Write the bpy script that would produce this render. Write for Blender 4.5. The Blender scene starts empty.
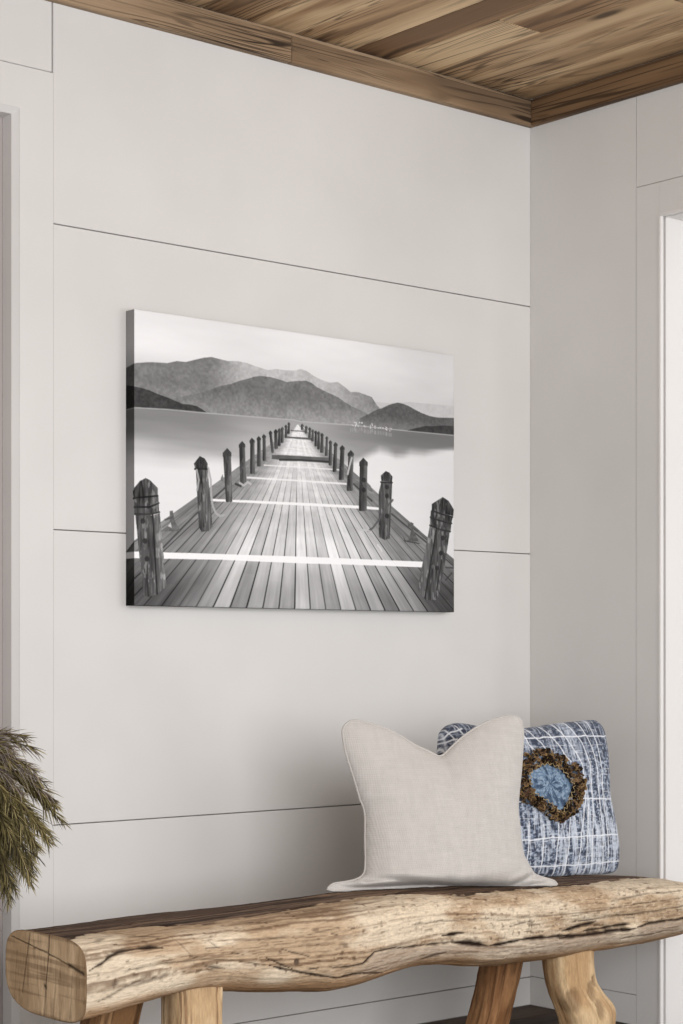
import bpy, bmesh, math, random
import numpy as np
from mathutils import Vector, Matrix

random.seed(7); RNG = np.random.default_rng(11)
SC = bpy.context.scene
COL = SC.collection
PI = math.pi

# ------------------------------------------------------------------ measured outlines (metres)
ART = {'far_ridge':[(-0.0553,0.5827),(0.003,0.5935),(0.0444,0.6001),(0.0983,0.6032),(0.1256,0.611),(0.1531,0.6113),(0.1839,0.6207),(0.2106,0.6285),(0.2337,0.6322),(0.2526,0.6303),(0.2842,0.6272),(0.3162,0.6305),(0.3451,0.6284),(0.3809,0.6217),(0.4136,0.6172),(0.4401,0.6224),(0.4667,0.6225),(0.5036,0.6246),(0.5239,0.6308),(0.5443,0.6276),(0.5682,0.6167),(0.5957,0.6088),(0.6235,0.6043),(0.6514,0.6088),(0.676,0.5977),(0.6973,0.5863),(0.7222,0.5886),(0.7436,0.5851),(0.7725,0.5796),(0.7906,0.5595),(0.8161,0.5426),(0.8015,0.4923),(-0.0553,0.4588)],'haze_hill':[(0.7725,0.566),(0.8381,0.5691),(0.9123,0.5784),(0.9956,0.5802),(1.0885,0.5827),(1.0885,0.5149),(0.7725,0.5036)],'mid_ridge':[(0.0444,0.5016),(0.1195,0.5182),(0.1839,0.5341),(0.2275,0.5481),(0.2589,0.5612),(0.2938,0.5696),(0.3194,0.5797),(0.3451,0.5873),(0.3711,0.5962),(0.3972,0.6001),(0.4235,0.6),(0.4467,0.5971),(0.4767,0.5921),(0.5053,0.5975),(0.5409,0.6019),(0.5614,0.5976),(0.5785,0.5886),(0.6131,0.5785),(0.6514,0.5687),(0.676,0.5575),(0.6973,0.5486),(0.7222,0.5427),(0.7508,0.5343),(0.8015,0.5195),(0.8015,0.4923),(0.5205,0.4859),(0.1963,0.4849),(0.0444,0.4819)],'right_hill':[(0.7293,0.519),(0.7616,0.5325),(0.7869,0.5455),(0.8106,0.553),(0.8381,0.565),(0.8676,0.5731),(0.8899,0.5709),(0.9086,0.567),(0.9349,0.5582),(0.9575,0.5518),(0.988,0.546),(1.0186,0.5444),(1.0885,0.5488),(1.0885,0.4951),(0.9161,0.4958),(0.7293,0.4974)],'left_hill':[(-0.0553,0.5462),(-0.0029,0.5366),(0.0207,0.5339),(0.0414,0.5309),(0.0683,0.5235),(0.0983,0.5176),(0.1226,0.511),(0.1454,0.5056),(0.1654,0.5061),(0.187,0.5042),(0.2025,0.498),(0.2181,0.4905),(-0.0029,0.4803),(-0.0553,0.4782)],'dark_shore':[(0.8936,0.4959),(0.9198,0.5044),(0.9689,0.5166),(1.0033,0.5193),(1.0379,0.5238),(1.0885,0.5262),(1.0885,0.4979),(0.988,0.4986)],'shore':[(-0.0553,0.4821),(-0.0029,0.484),(0.1044,0.4883),(0.215,0.489),(0.3548,0.4918),(0.5036,0.495),(0.5239,0.4928),(0.6973,0.4975),(0.9179,0.4978),(1.0885,0.4993)],'village':[(0.7008,0.4978),(0.7115,0.5013),(0.7222,0.4968),(0.7329,0.5017),(0.7472,0.4988),(0.7616,0.4973),(0.7725,0.5022),(0.7833,0.4976),(0.8015,0.4977),(0.8197,0.4978),(0.8307,0.4959),(0.8418,0.4954)],'water_edge':[(-0.0553,0.3932),(-0.0029,0.3947),(0.0444,0.3932),(0.0893,0.3866),(0.15,0.386),(0.2118,0.3904),(0.2747,0.3847),(0.3548,0.3748),(0.5137,0.3646),(0.6584,0.3847),(0.7222,0.4078),(0.7436,0.4174),(0.7725,0.4302),(0.8015,0.4405),(0.8307,0.4371),(0.8602,0.4296),(0.8899,0.4331),(0.9161,0.4405),(0.9689,0.4414),(1.0263,0.4539),(1.0885,0.464)],'vanish':(0.5137,0.4867),'deck':[(-0.0553,0.1212),(-0.0029,0.1573),(0.0773,0.2076),(0.1808,0.2727),(0.3066,0.3524),(0.3939,0.4085),(0.47,0.4557),(0.5103,0.4838),(0.5239,0.4849),(0.5751,0.4533),(0.6584,0.4007),(0.7652,0.3375),(0.8454,0.2874),(0.9689,0.2131),(1.1436,0.1153),(1.1436,-0.0269),(-0.0553,-0.0415)],'seam0':0.5036,'seam1':0.7688,'stripes':[[(-0.0553,0.1309),(0.0878,0.133),(0.2589,0.1349),(0.5205,0.1377),(0.7652,0.138),(0.9803,0.1389),(0.9803,0.1233),(0.7652,0.1223),(0.5205,0.1198),(0.2589,0.1204),(0.0878,0.1171),(-0.0553,0.1149)],[(0.2306,0.2737),(0.5205,0.2793),(0.7293,0.2824),(0.8015,0.281),(0.8015,0.2742),(0.7293,0.2743),(0.5205,0.272),(0.2306,0.2678)],[(0.3451,0.3367),(0.5205,0.3392),(0.6831,0.3407),(0.6831,0.3358),(0.5205,0.3345),(0.3451,0.3321)],[(0.4005,0.3712),(0.5205,0.3745),(0.6584,0.3761),(0.6584,0.3729),(0.5205,0.3713),(0.4005,0.3681)]],'steps':[[(0.4268,0.3979),(0.4534,0.4002),(0.62,0.4047),(0.62,0.3928),(0.5205,0.3908),(0.4534,0.3872),(0.4268,0.3875)],[(0.47,0.4505),(0.5614,0.4522),(0.5648,0.4472),(0.47,0.4453)],[(0.4901,0.4678),(0.5409,0.4691),(0.5409,0.4665),(0.4901,0.4651)]],'posts':[[(0.2826,0.4056),(0.296,0.3944),(0.296,0.3858),(0.2947,0.3821),(0.2992,0.2705),(0.296,0.2688),(0.2798,0.268),(0.2779,0.2699),(0.27,0.3803),(0.2684,0.3839),(0.2684,0.3924)],[(0.3306,0.427),(0.3406,0.4184),(0.3406,0.4119),(0.3393,0.409),(0.3438,0.3179),(0.3406,0.3161),(0.3258,0.3152),(0.3239,0.3172),(0.321,0.4077),(0.3194,0.4104),(0.3194,0.4169)],[(0.3613,0.4378),(0.3711,0.4312),(0.3711,0.426),(0.3698,0.4237),(0.3724,0.3466),(0.3691,0.3449),(0.3581,0.3442),(0.3561,0.3461),(0.3558,0.4227),(0.3542,0.4248),(0.3542,0.4299)],[(0.3841,0.4439),(0.3913,0.4384),(0.3913,0.4341),(0.39,0.4322),(0.3926,0.3673),(0.3894,0.3655),(0.3805,0.365),(0.3786,0.3669),(0.3789,0.4313),(0.3773,0.433),(0.3773,0.4373)],[(0.4005,0.4503),(0.4077,0.4454),(0.4077,0.4415),(0.4064,0.4397),(0.409,0.3826),(0.4057,0.3809),(0.3985,0.3804),(0.3966,0.3823),(0.3966,0.439),(0.3949,0.4405),(0.3949,0.4444)],[(0.4219,0.4613),(0.4288,0.4567),(0.4288,0.4531),(0.4275,0.4515),(0.4344,0.4052),(0.4311,0.4034),(0.4272,0.4031),(0.4252,0.405),(0.4186,0.4508),(0.4169,0.4522),(0.4169,0.4558)],[(0.4401,0.4664),(0.4467,0.4612),(0.4467,0.4572),(0.4454,0.4554),(0.4474,0.4165),(0.444,0.4147),(0.4374,0.4142),(0.4354,0.4161),(0.4351,0.4546),(0.4334,0.4562),(0.4334,0.4602)],[(0.452,0.47),(0.458,0.4656),(0.458,0.4621),(0.4567,0.4606),(0.4567,0.425),(0.4534,0.4232),(0.4487,0.4228),(0.4467,0.4248),(0.4484,0.4599),(0.4467,0.4613),(0.4467,0.4647)],[(0.462,0.4744),(0.4674,0.4702),(0.4674,0.467),(0.466,0.4655),(0.4667,0.4335),(0.4633,0.4317),(0.4587,0.4314),(0.4567,0.4333),(0.4583,0.4649),(0.4567,0.4662),(0.4567,0.4694)],[(0.474,0.4809),(0.4794,0.477),(0.4794,0.474),(0.4781,0.4726),(0.4781,0.4475),(0.4747,0.4456),(0.4714,0.4454),(0.4694,0.4473),(0.471,0.472),(0.4694,0.4732),(0.4694,0.4762)],[(0.4834,0.4881),(0.4888,0.4846),(0.4888,0.4817),(0.4874,0.4804),(0.4868,0.4586),(0.4834,0.4568),(0.4801,0.4565),(0.4781,0.4584),(0.4811,0.4799),(0.4794,0.481),(0.4794,0.4838)],[(0.7418,0.4129),(0.758,0.4014),(0.758,0.3925),(0.7566,0.3886),(0.7544,0.2707),(0.7508,0.2689),(0.7279,0.2677),(0.7257,0.2698),(0.7293,0.3868),(0.7275,0.3905),(0.7275,0.3993)],[(0.6973,0.4303),(0.7086,0.4219),(0.7086,0.4155),(0.7072,0.4126),(0.7044,0.322),(0.7008,0.3202),(0.6849,0.3193),(0.6827,0.3213),(0.6884,0.4113),(0.6866,0.4139),(0.6866,0.4203)],[(0.6672,0.4415),(0.676,0.4348),(0.676,0.4296),(0.6746,0.4273),(0.6725,0.3497),(0.669,0.3478),(0.657,0.3471),(0.6549,0.3491),(0.6602,0.4263),(0.6584,0.4284),(0.6584,0.4335)],[(0.643,0.4477),(0.6511,0.4423),(0.6511,0.4381),(0.6497,0.4362),(0.6472,0.3695),(0.6437,0.3677),(0.6353,0.3671),(0.6332,0.3691),(0.6385,0.4354),(0.6367,0.437),(0.6367,0.4413)],[(0.6252,0.4517),(0.6322,0.4471),(0.6322,0.4435),(0.6308,0.4419),(0.6311,0.3855),(0.6277,0.3837),(0.6214,0.3833),(0.6193,0.3853),(0.6217,0.4412),(0.62,0.4426),(0.62,0.4462)],[(0.6131,0.4615),(0.6186,0.4575),(0.6186,0.4544),(0.6172,0.453),(0.6165,0.4101),(0.6131,0.4083),(0.6082,0.4079),(0.6061,0.4099),(0.6099,0.4525),(0.6082,0.4536),(0.6082,0.4567)],[(0.5964,0.469),(0.6027,0.4645),(0.6027,0.461),(0.6013,0.4594),(0.602,0.4171),(0.5985,0.4152),(0.5923,0.4148),(0.5902,0.4167),(0.5926,0.4587),(0.5909,0.4601),(0.5909,0.4636)],[(0.5854,0.4726),(0.5909,0.4684),(0.5909,0.4651),(0.5895,0.4636),(0.5902,0.4255),(0.5868,0.4237),(0.5819,0.4233),(0.5799,0.4253),(0.5816,0.463),(0.5799,0.4642),(0.5799,0.4675)],[(0.5751,0.4736),(0.5806,0.4697),(0.5806,0.4666),(0.5792,0.4652),(0.5799,0.4327),(0.5764,0.4309),(0.5723,0.4306),(0.5703,0.4325),(0.572,0.4647),(0.5703,0.4658),(0.5703,0.4689)],[(0.5648,0.4763),(0.5703,0.4723),(0.5703,0.4693),(0.5689,0.4679),(0.5689,0.4451),(0.5655,0.4433),(0.5614,0.443),(0.5593,0.4449),(0.5617,0.4673),(0.56,0.4685),(0.56,0.4715)],[(0.5545,0.4807),(0.56,0.4768),(0.56,0.4738),(0.5586,0.4724),(0.5586,0.4536),(0.5552,0.4518),(0.5511,0.4514),(0.549,0.4534),(0.5514,0.4718),(0.5497,0.473),(0.5497,0.476)],[(0.5422,0.484),(0.5477,0.4801),(0.5477,0.477),(0.5463,0.4756),(0.5463,0.4645),(0.5429,0.4627),(0.5388,0.4624),(0.5368,0.4643),(0.5392,0.475),(0.5375,0.4762),(0.5375,0.4793)],[(0.5286,0.4879),(0.5341,0.484),(0.5341,0.4809),(0.5327,0.4795),(0.532,0.4726),(0.5286,0.4708),(0.5259,0.4706),(0.5239,0.4725),(0.5256,0.479),(0.5239,0.4801),(0.5239,0.4832)]],'near':[(70,[(0.0319,0.3136),(0.0444,0.3095),(0.0683,0.2912),(0.0683,0.2739),(0.0325,0.2633),(-0.0058,0.2636),(-0.0073,0.2806),(0.0148,0.3052)]),(95,[(0.0319,0.3136),(0.0444,0.3095),(0.0683,0.2912),(0.0683,0.2751),(0.0355,0.2659),(0.0325,0.2842)]),(80,[(-0.0023,0.2606),(0.0701,0.2705),(0.0713,0.2577),(0.0444,0.2445),(-0.0005,0.2416)]),(88,[(-0.0014,0.2391),(0.0713,0.2518),(0.0722,0.2345),(0.0444,0.2267),(-0.0005,0.225)]),(92,[(0.0018,0.2219),(0.0533,0.2225),(0.0668,0.0292),(0.0444,0.0213),(0.0248,0.0258)]),(122,[(0.0533,0.2225),(0.0743,0.2297),(0.0941,0.0481),(0.0668,0.0292)]),(70,[(0.1963,0.3792),(0.2118,0.374),(0.2212,0.3615),(0.2196,0.3493),(0.1824,0.3456),(0.1777,0.3586)]),(78,[(0.1839,0.3482),(0.2087,0.3448),(0.215,0.1913),(0.2025,0.1883),(0.1932,0.2004)]),(112,[(0.2025,0.3444),(0.2212,0.3506),(0.2359,0.2024),(0.2243,0.1917),(0.2118,0.1899)]),(75,[(0.8234,0.3819),(0.8362,0.3786),(0.848,0.3684),(0.8466,0.3533),(0.8073,0.3536),(0.8051,0.3685)]),(92,[(0.8066,0.3495),(0.8469,0.3505),(0.8447,0.3038),(0.8381,0.198),(0.8197,0.1932),(0.7978,0.2005),(0.7978,0.3231)]),(68,[(1.0379,0.3228),(1.0611,0.3128),(1.0818,0.2896),(1.0791,0.2714),(1.0302,0.2774),(0.9956,0.2841),(0.9956,0.3009)]),(82,[(0.9918,0.2811),(1.0767,0.2671),(1.072,0.2528),(1.0263,0.2576),(0.9902,0.2657)]),(80,[(0.9895,0.2615),(1.0713,0.2485),(1.0682,0.2286),(1.0186,0.2335),(0.988,0.2419)]),(118,[(0.988,0.2391),(1.0136,0.2304),(0.9689,0.035),(0.95,0.0485),(0.9424,0.0677)]),(90,[(1.0136,0.2304),(1.065,0.2257),(1.0456,0.1293),(1.0167,0.0331),(0.967,0.0321)])],'cracks':[(35,[(0.0533,0.2237),(0.0662,0.0292)]),(40,[(1.0136,0.2318),(0.9689,0.0378)]),(25,[(-0.0058,0.2619),(0.0683,0.2719)]),(25,[(-0.0014,0.2406),(0.0444,0.243),(0.0713,0.2543)]),(28,[(0.0,0.2235),(0.0444,0.2248),(0.0731,0.2321)]),(25,[(0.9956,0.2824),(1.034,0.2748),(1.0767,0.2685)]),(28,[(0.9899,0.2637),(1.0263,0.2559),(1.0728,0.2503)]),(30,[(0.988,0.2407),(1.0186,0.2321),(1.0674,0.2269)]),(30,[(0.1808,0.3455),(0.2212,0.3481)]),(30,[(0.8051,0.3507),(0.8473,0.3517)]),(45,[(0.0355,0.0752),(0.0399,0.0237)]),(50,[(1.034,0.1457),(1.0148,0.0611)])],'knots':[(0.0236,0.2075),(0.0295,0.1586),(0.0355,0.1146),(1.0379,0.2076),(1.0302,0.1652),(1.0148,0.1227),(0.8271,0.3384),(0.8271,0.3138),(0.8271,0.2591),(0.7436,0.3524),(0.7436,0.3254)],'ropes':[(175,[(0.2228,0.3507),(0.2306,0.3209),(0.2322,0.2831),(0.2369,0.2555),(0.2463,0.2383),(0.2589,0.2313),(0.2715,0.2345)]),(170,[(0.187,0.3434),(0.1932,0.3186),(0.1885,0.2932)]),(90,[(0.8491,0.3041),(0.8234,0.2808),(0.7978,0.2468),(0.7761,0.224),(0.758,0.2151)]),(195,[(0.7186,0.2201),(0.74,0.217),(0.7616,0.2166)]),(190,[(0.3226,0.3189),(0.3355,0.3133),(0.3484,0.323),(0.3581,0.3185)]),(60,[(0.3098,0.3156),(0.3258,0.3114)]),(200,[(0.7008,0.409),(0.6937,0.3897),(0.6866,0.365)]),(215,[(0.7942,0.1785),(0.8051,0.168),(0.8088,0.1627)])],'cleats':[(105,[(0.1044,0.2362),(0.1135,0.2379),(0.1165,0.2243),(0.1195,0.212),(0.1317,0.1952),(0.1348,0.1878),(0.0863,0.1845),(0.0953,0.196),(0.1044,0.2088)]),(85,[(0.0878,0.2155),(0.1135,0.2242),(0.1135,0.2192),(0.0893,0.2106)]),(190,[(0.0983,0.1986),(0.1074,0.209),(0.1104,0.1942)]),(95,[(0.9161,0.2469),(0.9273,0.2432),(0.9236,0.2278),(0.9386,0.2063),(0.9462,0.1941),(0.9011,0.1937),(0.9123,0.208),(0.9179,0.2248)]),(90,[(0.9048,0.2422),(0.9462,0.2261),(0.9424,0.219),(0.9048,0.2353)]),(70,[(0.8862,0.2069),(0.8974,0.1949),(0.95,0.1901),(0.95,0.1873),(0.8936,0.192)]),(120,[(0.2621,0.3279),(0.2684,0.3385),(0.2715,0.3184),(0.2621,0.3203)]),(110,[(0.7544,0.3477),(0.7688,0.3377),(0.7761,0.3218),(0.758,0.3262)])],'edge_lines':[(60,[(0.0773,0.1383),(0.1808,0.23),(0.2747,0.3033)]),(110,[(0.0833,0.1955),(0.1839,0.2603)]),(60,[(0.8454,0.2655),(0.9689,0.1964),(1.0806,0.1304)]),(110,[(0.8454,0.2463),(0.9803,0.1634)]),(60,[(0.7079,0.3395),(0.7725,0.2972)]),(70,[(1.0495,0.1252),(1.0885,0.125)]),(60,[(1.0495,0.09),(1.0728,0.1104)]),(70,[(1.0456,0.0759),(1.0885,0.0515)])]}
CRACKS = [(2.2,0.75,[(-2.0065,0.4117),(-1.9786,0.4225),(-1.9598,0.4344),(-1.9361,0.4429),(-1.8955,0.4447)]),(3.2,0.9,[(-1.8955,0.4447),(-1.8591,0.4451),(-1.8321,0.4414)]),(1.6,0.55,[(-1.9879,0.3464),(-1.9204,0.3711),(-1.8591,0.3794),(-1.8099,0.3841)]),(1.0,0.5,[(-1.9254,0.4048),(-1.8321,0.4089),(-1.7294,0.4063),(-1.6309,0.3959)]),(0.8,0.4,[(-1.8049,0.4652),(-1.7598,0.4136)]),(1.2,0.7,[(-1.6728,0.417),(-1.6309,0.4075)]),(1.0,0.55,[(-1.6571,0.3966),(-1.5643,0.3762)]),(1.5,0.9,[(-1.5643,0.3762),(-1.463,0.3481),(-1.3698,0.3248),(-1.3236,0.3285),(-1.2914,0.3271)]),(1.3,0.75,[(-1.5751,0.3943),(-1.4962,0.3604)]),(1.1,0.6,[(-1.5318,0.409),(-1.4519,0.3837)]),(1.4,0.7,[(-1.463,0.3589),(-1.4295,0.3553)]),(1.4,0.75,[(-1.3938,0.3515),(-1.341,0.3502),(-1.2973,0.3521)]),(1.5,0.85,[(-1.3554,0.3495),(-1.3032,0.3528),(-1.2708,0.376),(-1.2171,0.3795),(-1.1101,0.3756),(-1.0347,0.3727)]),(3.2,1.0,[(-1.0347,0.3727),(-0.9802,0.3673),(-0.9248,0.3548)]),(2.4,1.0,[(-0.9248,0.3548),(-0.8885,0.3559),(-0.801,0.3615),(-0.6938,0.356),(-0.6442,0.3536)]),(3.0,1.0,[(-0.6867,0.3504),(-0.5976,0.3491),(-0.5061,0.3503),(-0.4123,0.349)]),(2.6,0.95,[(-0.6797,0.3667),(-0.5976,0.3737),(-0.5503,0.3792)]),(2.4,0.85,[(-0.5976,0.359),(-0.5061,0.3603),(-0.4237,0.3626)]),(1.8,0.95,[(-0.4123,0.35),(-0.3587,0.3567),(-0.2767,0.3568),(-0.1848,0.3563)]),(2.6,0.95,[(-1.0663,0.3928),(-1.0315,0.392),(-0.9995,0.3936)]),(3.0,0.6,[(-1.1225,0.3381),(-1.0914,0.344),(-1.0474,0.3509)]),(1.4,0.7,[(-1.3439,0.3296),(-1.2973,0.3289),(-1.2231,0.3185)]),(1.6,0.6,[(-0.8618,0.3958),(-0.7874,0.4033),(-0.7874,0.3865)]),(2.6,0.7,[(-0.8517,0.3759),(-0.8484,0.3851)]),(1.2,0.5,[(-1.7269,0.4287),(-1.678,0.428)]),(1.8,0.6,[(-1.737,0.3947),(-1.678,0.3821)]),(1.1,0.5,[(-1.7192,0.4445),(-1.6909,0.4251)]),(2.6,0.55,[(-1.4463,0.4415),(-1.4266,0.4418)]),(2.0,0.6,[(-1.3955,0.4302),(-1.3755,0.4239)]),(2.0,0.5,[(-1.3468,0.4365),(-1.3265,0.4346)]),(1.0,0.45,[(-1.9786,0.4621),(-1.9075,0.469),(-1.8223,0.4607)]),(1.0,0.4,[(-1.9786,0.371),(-1.8955,0.3915)]),(1.0,0.45,[(-1.6309,0.4358),(-1.4686,0.4307),(-1.3554,0.4417)]),(1.0,0.45,[(-0.9248,0.4134),(-0.7564,0.4101),(-0.5061,0.4051)]),(1.0,0.5,[(-0.6513,0.4006),(-0.4689,0.4093),(-0.1848,0.4109)]),(1.0,0.5,[(-0.5061,0.425),(-0.3548,0.43),(-0.213,0.4262)]),(1.2,0.6,[(-0.6156,0.3852),(-0.3548,0.3868),(-0.1848,0.3901)]),(0.9,0.45,[(-1.1778,0.4275),(-1.0219,0.4246),(-0.8584,0.4168)]),(1.2,0.6,[(-0.4689,0.3293),(-0.3548,0.3283),(-0.2569,0.3293)]),(2.0,0.7,[(-0.543,0.3241),(-0.5356,0.3258)]),(2.0,0.7,[(-0.3238,0.3279),(-0.3081,0.329)])]
PEG = (-1.4907,0.377)
END_CRACKS = [(1.3,0.75,[(-0.5179,0.4635),(-0.5037,0.4064),(-0.4878,0.3383)]),(1.6,0.9,[(-0.5931,0.47),(-0.5892,0.427),(-0.5797,0.3651),(-0.5727,0.2971)]),(1.2,0.8,[(-0.4436,0.4489),(-0.5116,0.4402),(-0.5854,0.4306),(-0.6646,0.4163)]),(2.6,0.95,[(-0.6646,0.4163),(-0.694,0.4101),(-0.7196,0.4054)]),(3.4,0.9,[(-0.5747,0.3634),(-0.5777,0.3607)]),(0.8,0.45,[(-0.6196,0.4207),(-0.6159,0.3598),(-0.6083,0.3084)]),(0.8,0.4,[(-0.6793,0.3983),(-0.6757,0.3481),(-0.6683,0.3072)]),(0.8,0.4,[(-0.4678,0.4227),(-0.4598,0.349),(-0.4557,0.3173)])]
WHITE = {'left':[(-0.3497,0.0071),(-0.3332,0.0179),(-0.3017,0.0209),(-0.2699,0.0263),(-0.2502,0.0394),(-0.2434,0.0697),(-0.2402,0.1169),(-0.235,0.1714),(-0.2378,0.1977),(-0.2442,0.2146),(-0.2516,0.2483),(-0.2613,0.2857),(-0.2691,0.3159),(-0.2742,0.3473),(-0.2752,0.3786),(-0.2673,0.3929)],'right':[(0.2797,-0.0169),(0.2708,-0.0066),(0.2457,0.0021),(0.2207,0.0108),(0.2078,0.0238),(0.1987,0.0439),(0.1896,0.064),(0.1864,0.0987),(0.187,0.1283),(0.1864,0.1605),(0.1881,0.1828),(0.1935,0.21),(0.1996,0.2373),(0.2079,0.2721),(0.2152,0.3095),(0.2225,0.3472),(0.2257,0.3749),(0.2226,0.399)],'bottom':[(-0.3497,0.0071),(-0.3169,-0.0028),(-0.2729,-0.0064),(-0.1778,-0.0069),(-0.1268,-0.0061),(-0.0782,-0.0075),(0.0199,-0.0152),(0.0859,-0.0236),(0.153,-0.0297),(0.199,-0.0273),(0.2281,-0.024),(0.2573,-0.0219),(0.2797,-0.0169)],'top':[(-0.2673,0.3929),(-0.256,0.4),(-0.2397,0.4034),(-0.2133,0.3994),(-0.1872,0.3916),(-0.1636,0.384),(-0.1402,0.3738),(-0.1118,0.3586),(-0.0834,0.3409),(-0.0492,0.3254),(-0.0255,0.3136),(-0.0159,0.3124),(-0.0043,0.3171),(0.0155,0.3327),(0.0398,0.3507),(0.067,0.3676),(0.0941,0.3821),(0.124,0.3942),(0.1506,0.4013),(0.1772,0.4072),(0.1976,0.4082),(0.2118,0.406),(0.2226,0.399)]}
WHITE_PLANE = ((-0.875,-0.6,0.482),(0.9677091704819712,-0.25206935824311366,0),(0.048097101011578894,0.18464761463633447,0.981627183447664),(0.24743813416564786,0.9499296274166927,-0.1908089953765448))
WHITE_CREASES = [[(0.1321,-0.014),(0.1617,-0.0033),(0.1973,0.0071),(0.2233,0.0082)],[(-0.257,0.0233),(-0.1967,0.0178),(-0.1522,0.0083),(-0.0917,-0.0068)],[(-0.2736,0.0147),(-0.2303,0.0266),(-0.2079,0.0396)],[(0.1889,0.1828),(0.1615,0.1937),(0.1336,0.1996)],[(-0.2312,0.2118),(-0.2013,0.218)]]
BLUE = {'left':[(-0.227,0.0207),(-0.2258,0.0761),(-0.2186,0.1516),(-0.2113,0.2277),(-0.2042,0.2914),(-0.1953,0.3348),(-0.1888,0.3681),(-0.1733,0.3858)],'right':[(0.3484,-0.0203),(0.3652,-0.008),(0.3752,0.0347),(0.3749,0.0726),(0.3729,0.1053),(0.3681,0.1437),(0.3638,0.1847),(0.3697,0.2364),(0.3762,0.2894),(0.3778,0.3267),(0.3774,0.3626),(0.3652,0.386)],'bottom':[(-0.227,0.0207),(-0.1415,0.0048),(-0.0436,-0.007),(0.0659,-0.0145),(0.1154,-0.0199),(0.2174,-0.0222),(0.2894,-0.0231),(0.3484,-0.0203)],'top':[(-0.1733,0.3858),(-0.1591,0.3933),(-0.1322,0.3974),(-0.0976,0.3933),(-0.0373,0.3828),(0.0131,0.3791),(0.0951,0.3799),(0.1783,0.3875),(0.2636,0.393),(0.3282,0.3967),(0.35,0.3946),(0.3652,0.386)]}
BLUE_PLANE = ((-0.54,-0.455,0.468),(0.9961946980917455,-0.08715574274765817,0),(0.01513443590133862,0.17298739392508944,0.984807753012208),(0.08583165117743129,0.9810602621904069,-0.17364817766693033))
BLUE_LINES = [[(-0.2328,0.3316),(-0.1651,0.3528),(-0.0337,0.3442),(0.0475,0.3474),(0.1742,0.3482),(0.3184,0.3487),(0.3924,0.3496)],[(-0.2512,0.1983),(-0.0575,0.182),(0.0951,0.1776),(0.2294,0.1796),(0.3158,0.1771),(0.3894,0.1766)],[(-0.2656,0.0938),(-0.0051,0.0815),(0.0806,0.0831),(0.1852,0.0811),(0.3219,0.0815),(0.3955,0.0802)],[(-0.2751,0.0248),(0.0151,0.0133),(0.1211,0.0091),(0.2267,0.0075),(0.3209,0.0094),(0.3943,0.0075)],[(0.1263,0.3799),(0.1587,0.3392),(0.1869,0.2931),(0.1989,0.2794)],[(0.0735,0.3758),(0.1028,0.3407),(0.1315,0.3001)],[(0.1728,0.3843),(0.2132,0.3244),(0.2403,0.27),(0.2325,0.1768),(0.2023,0.0775),(0.1882,-0.011)],[(0.2194,0.386),(0.2538,0.3314),(0.269,0.269),(0.2611,0.1755),(0.2448,0.0751),(0.2402,-0.0198)],[(0.2633,0.3905),(0.2862,0.3305),(0.2979,0.268),(0.2898,0.1742),(0.2877,0.0727),(0.2838,-0.0174)],[(0.3027,0.3871),(0.3153,0.3297),(0.3175,0.2539),(0.3079,0.1734),(0.3093,0.0715),(0.3062,-0.0136)],[(0.0224,0.129),(0.0196,0.0878),(0.0079,-0.0118)],[(0.0722,0.1187),(0.0658,0.0541),(0.0581,-0.0178)],[(0.1251,0.1238),(0.1138,0.0512),(0.1059,-0.0211)],[(0.1698,0.1399),(0.1568,0.0801),(0.1408,-0.0209)],[(0.2411,0.1631),(0.2271,0.0761),(0.2154,-0.0181)],[(0.0047,0.3747),(0.0185,0.3298),(0.0262,0.2903)],[(0.0529,0.3762),(0.0663,0.3284),(0.0842,0.3095)],[(-0.2166,0.3796),(-0.1983,0.3485),(-0.1892,0.2972)],[(-0.1861,0.3892),(-0.1626,0.3476),(-0.1423,0.2829)],[(-0.1503,0.3884),(-0.1186,0.3335),(-0.1048,0.2687)],[(-0.2161,0.3362),(-0.1691,0.3708),(-0.135,0.3803)],[(-0.1874,0.3099),(-0.2278,0.0217)],[(-0.1423,0.2829),(-0.1742,0.0131)],[(-0.0949,0.2684),(-0.1271,-0.0001)],[(-0.0337,0.3442),(-0.0781,-0.0035)],[(0.0151,0.3299),(-0.0351,-0.0064)]]
PATCH_IN = [(0.0448,0.2635),(0.0857,0.2739),(0.117,0.2741),(0.156,0.2542),(0.1853,0.216),(0.1706,0.1901),(0.1287,0.1472),(0.0879,0.1753),(0.0405,0.2036),(0.032,0.2378)]
PATCH_OUT = [(0.0095,0.2699),(0.0456,0.3054),(0.1023,0.3142),(0.1517,0.2942),(0.2029,0.2819),(0.2285,0.241),(0.2358,0.2193),(0.216,0.1855),(0.189,0.1496),(0.1357,0.1245),(0.0952,0.1331),(0.0603,0.1531),(0.029,0.1728),(-0.0047,0.1977)]

# ------------------------------------------------------------------ helpers
def lin(c):
    c = np.asarray(c, float) / 255.0
    return np.where(c <= .04045, c / 12.92, ((c + .055) / 1.055) ** 2.4)

def hash01(i, j, k, seed=0):
    n = (i.astype(np.int64) * 374761393 + j.astype(np.int64) * 668265263 + k.astype(np.int64) * 2147483647 + seed * 974711) & 0xFFFFFFFF
    n = ((n ^ (n >> 13)) * 1274126177) & 0xFFFFFFFF
    n = ((n ^ (n >> 16)) * 2246822519) & 0xFFFFFFFF
    return ((n ^ (n >> 15)) & 0xFFFFFF) / float(0xFFFFFF)

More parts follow.
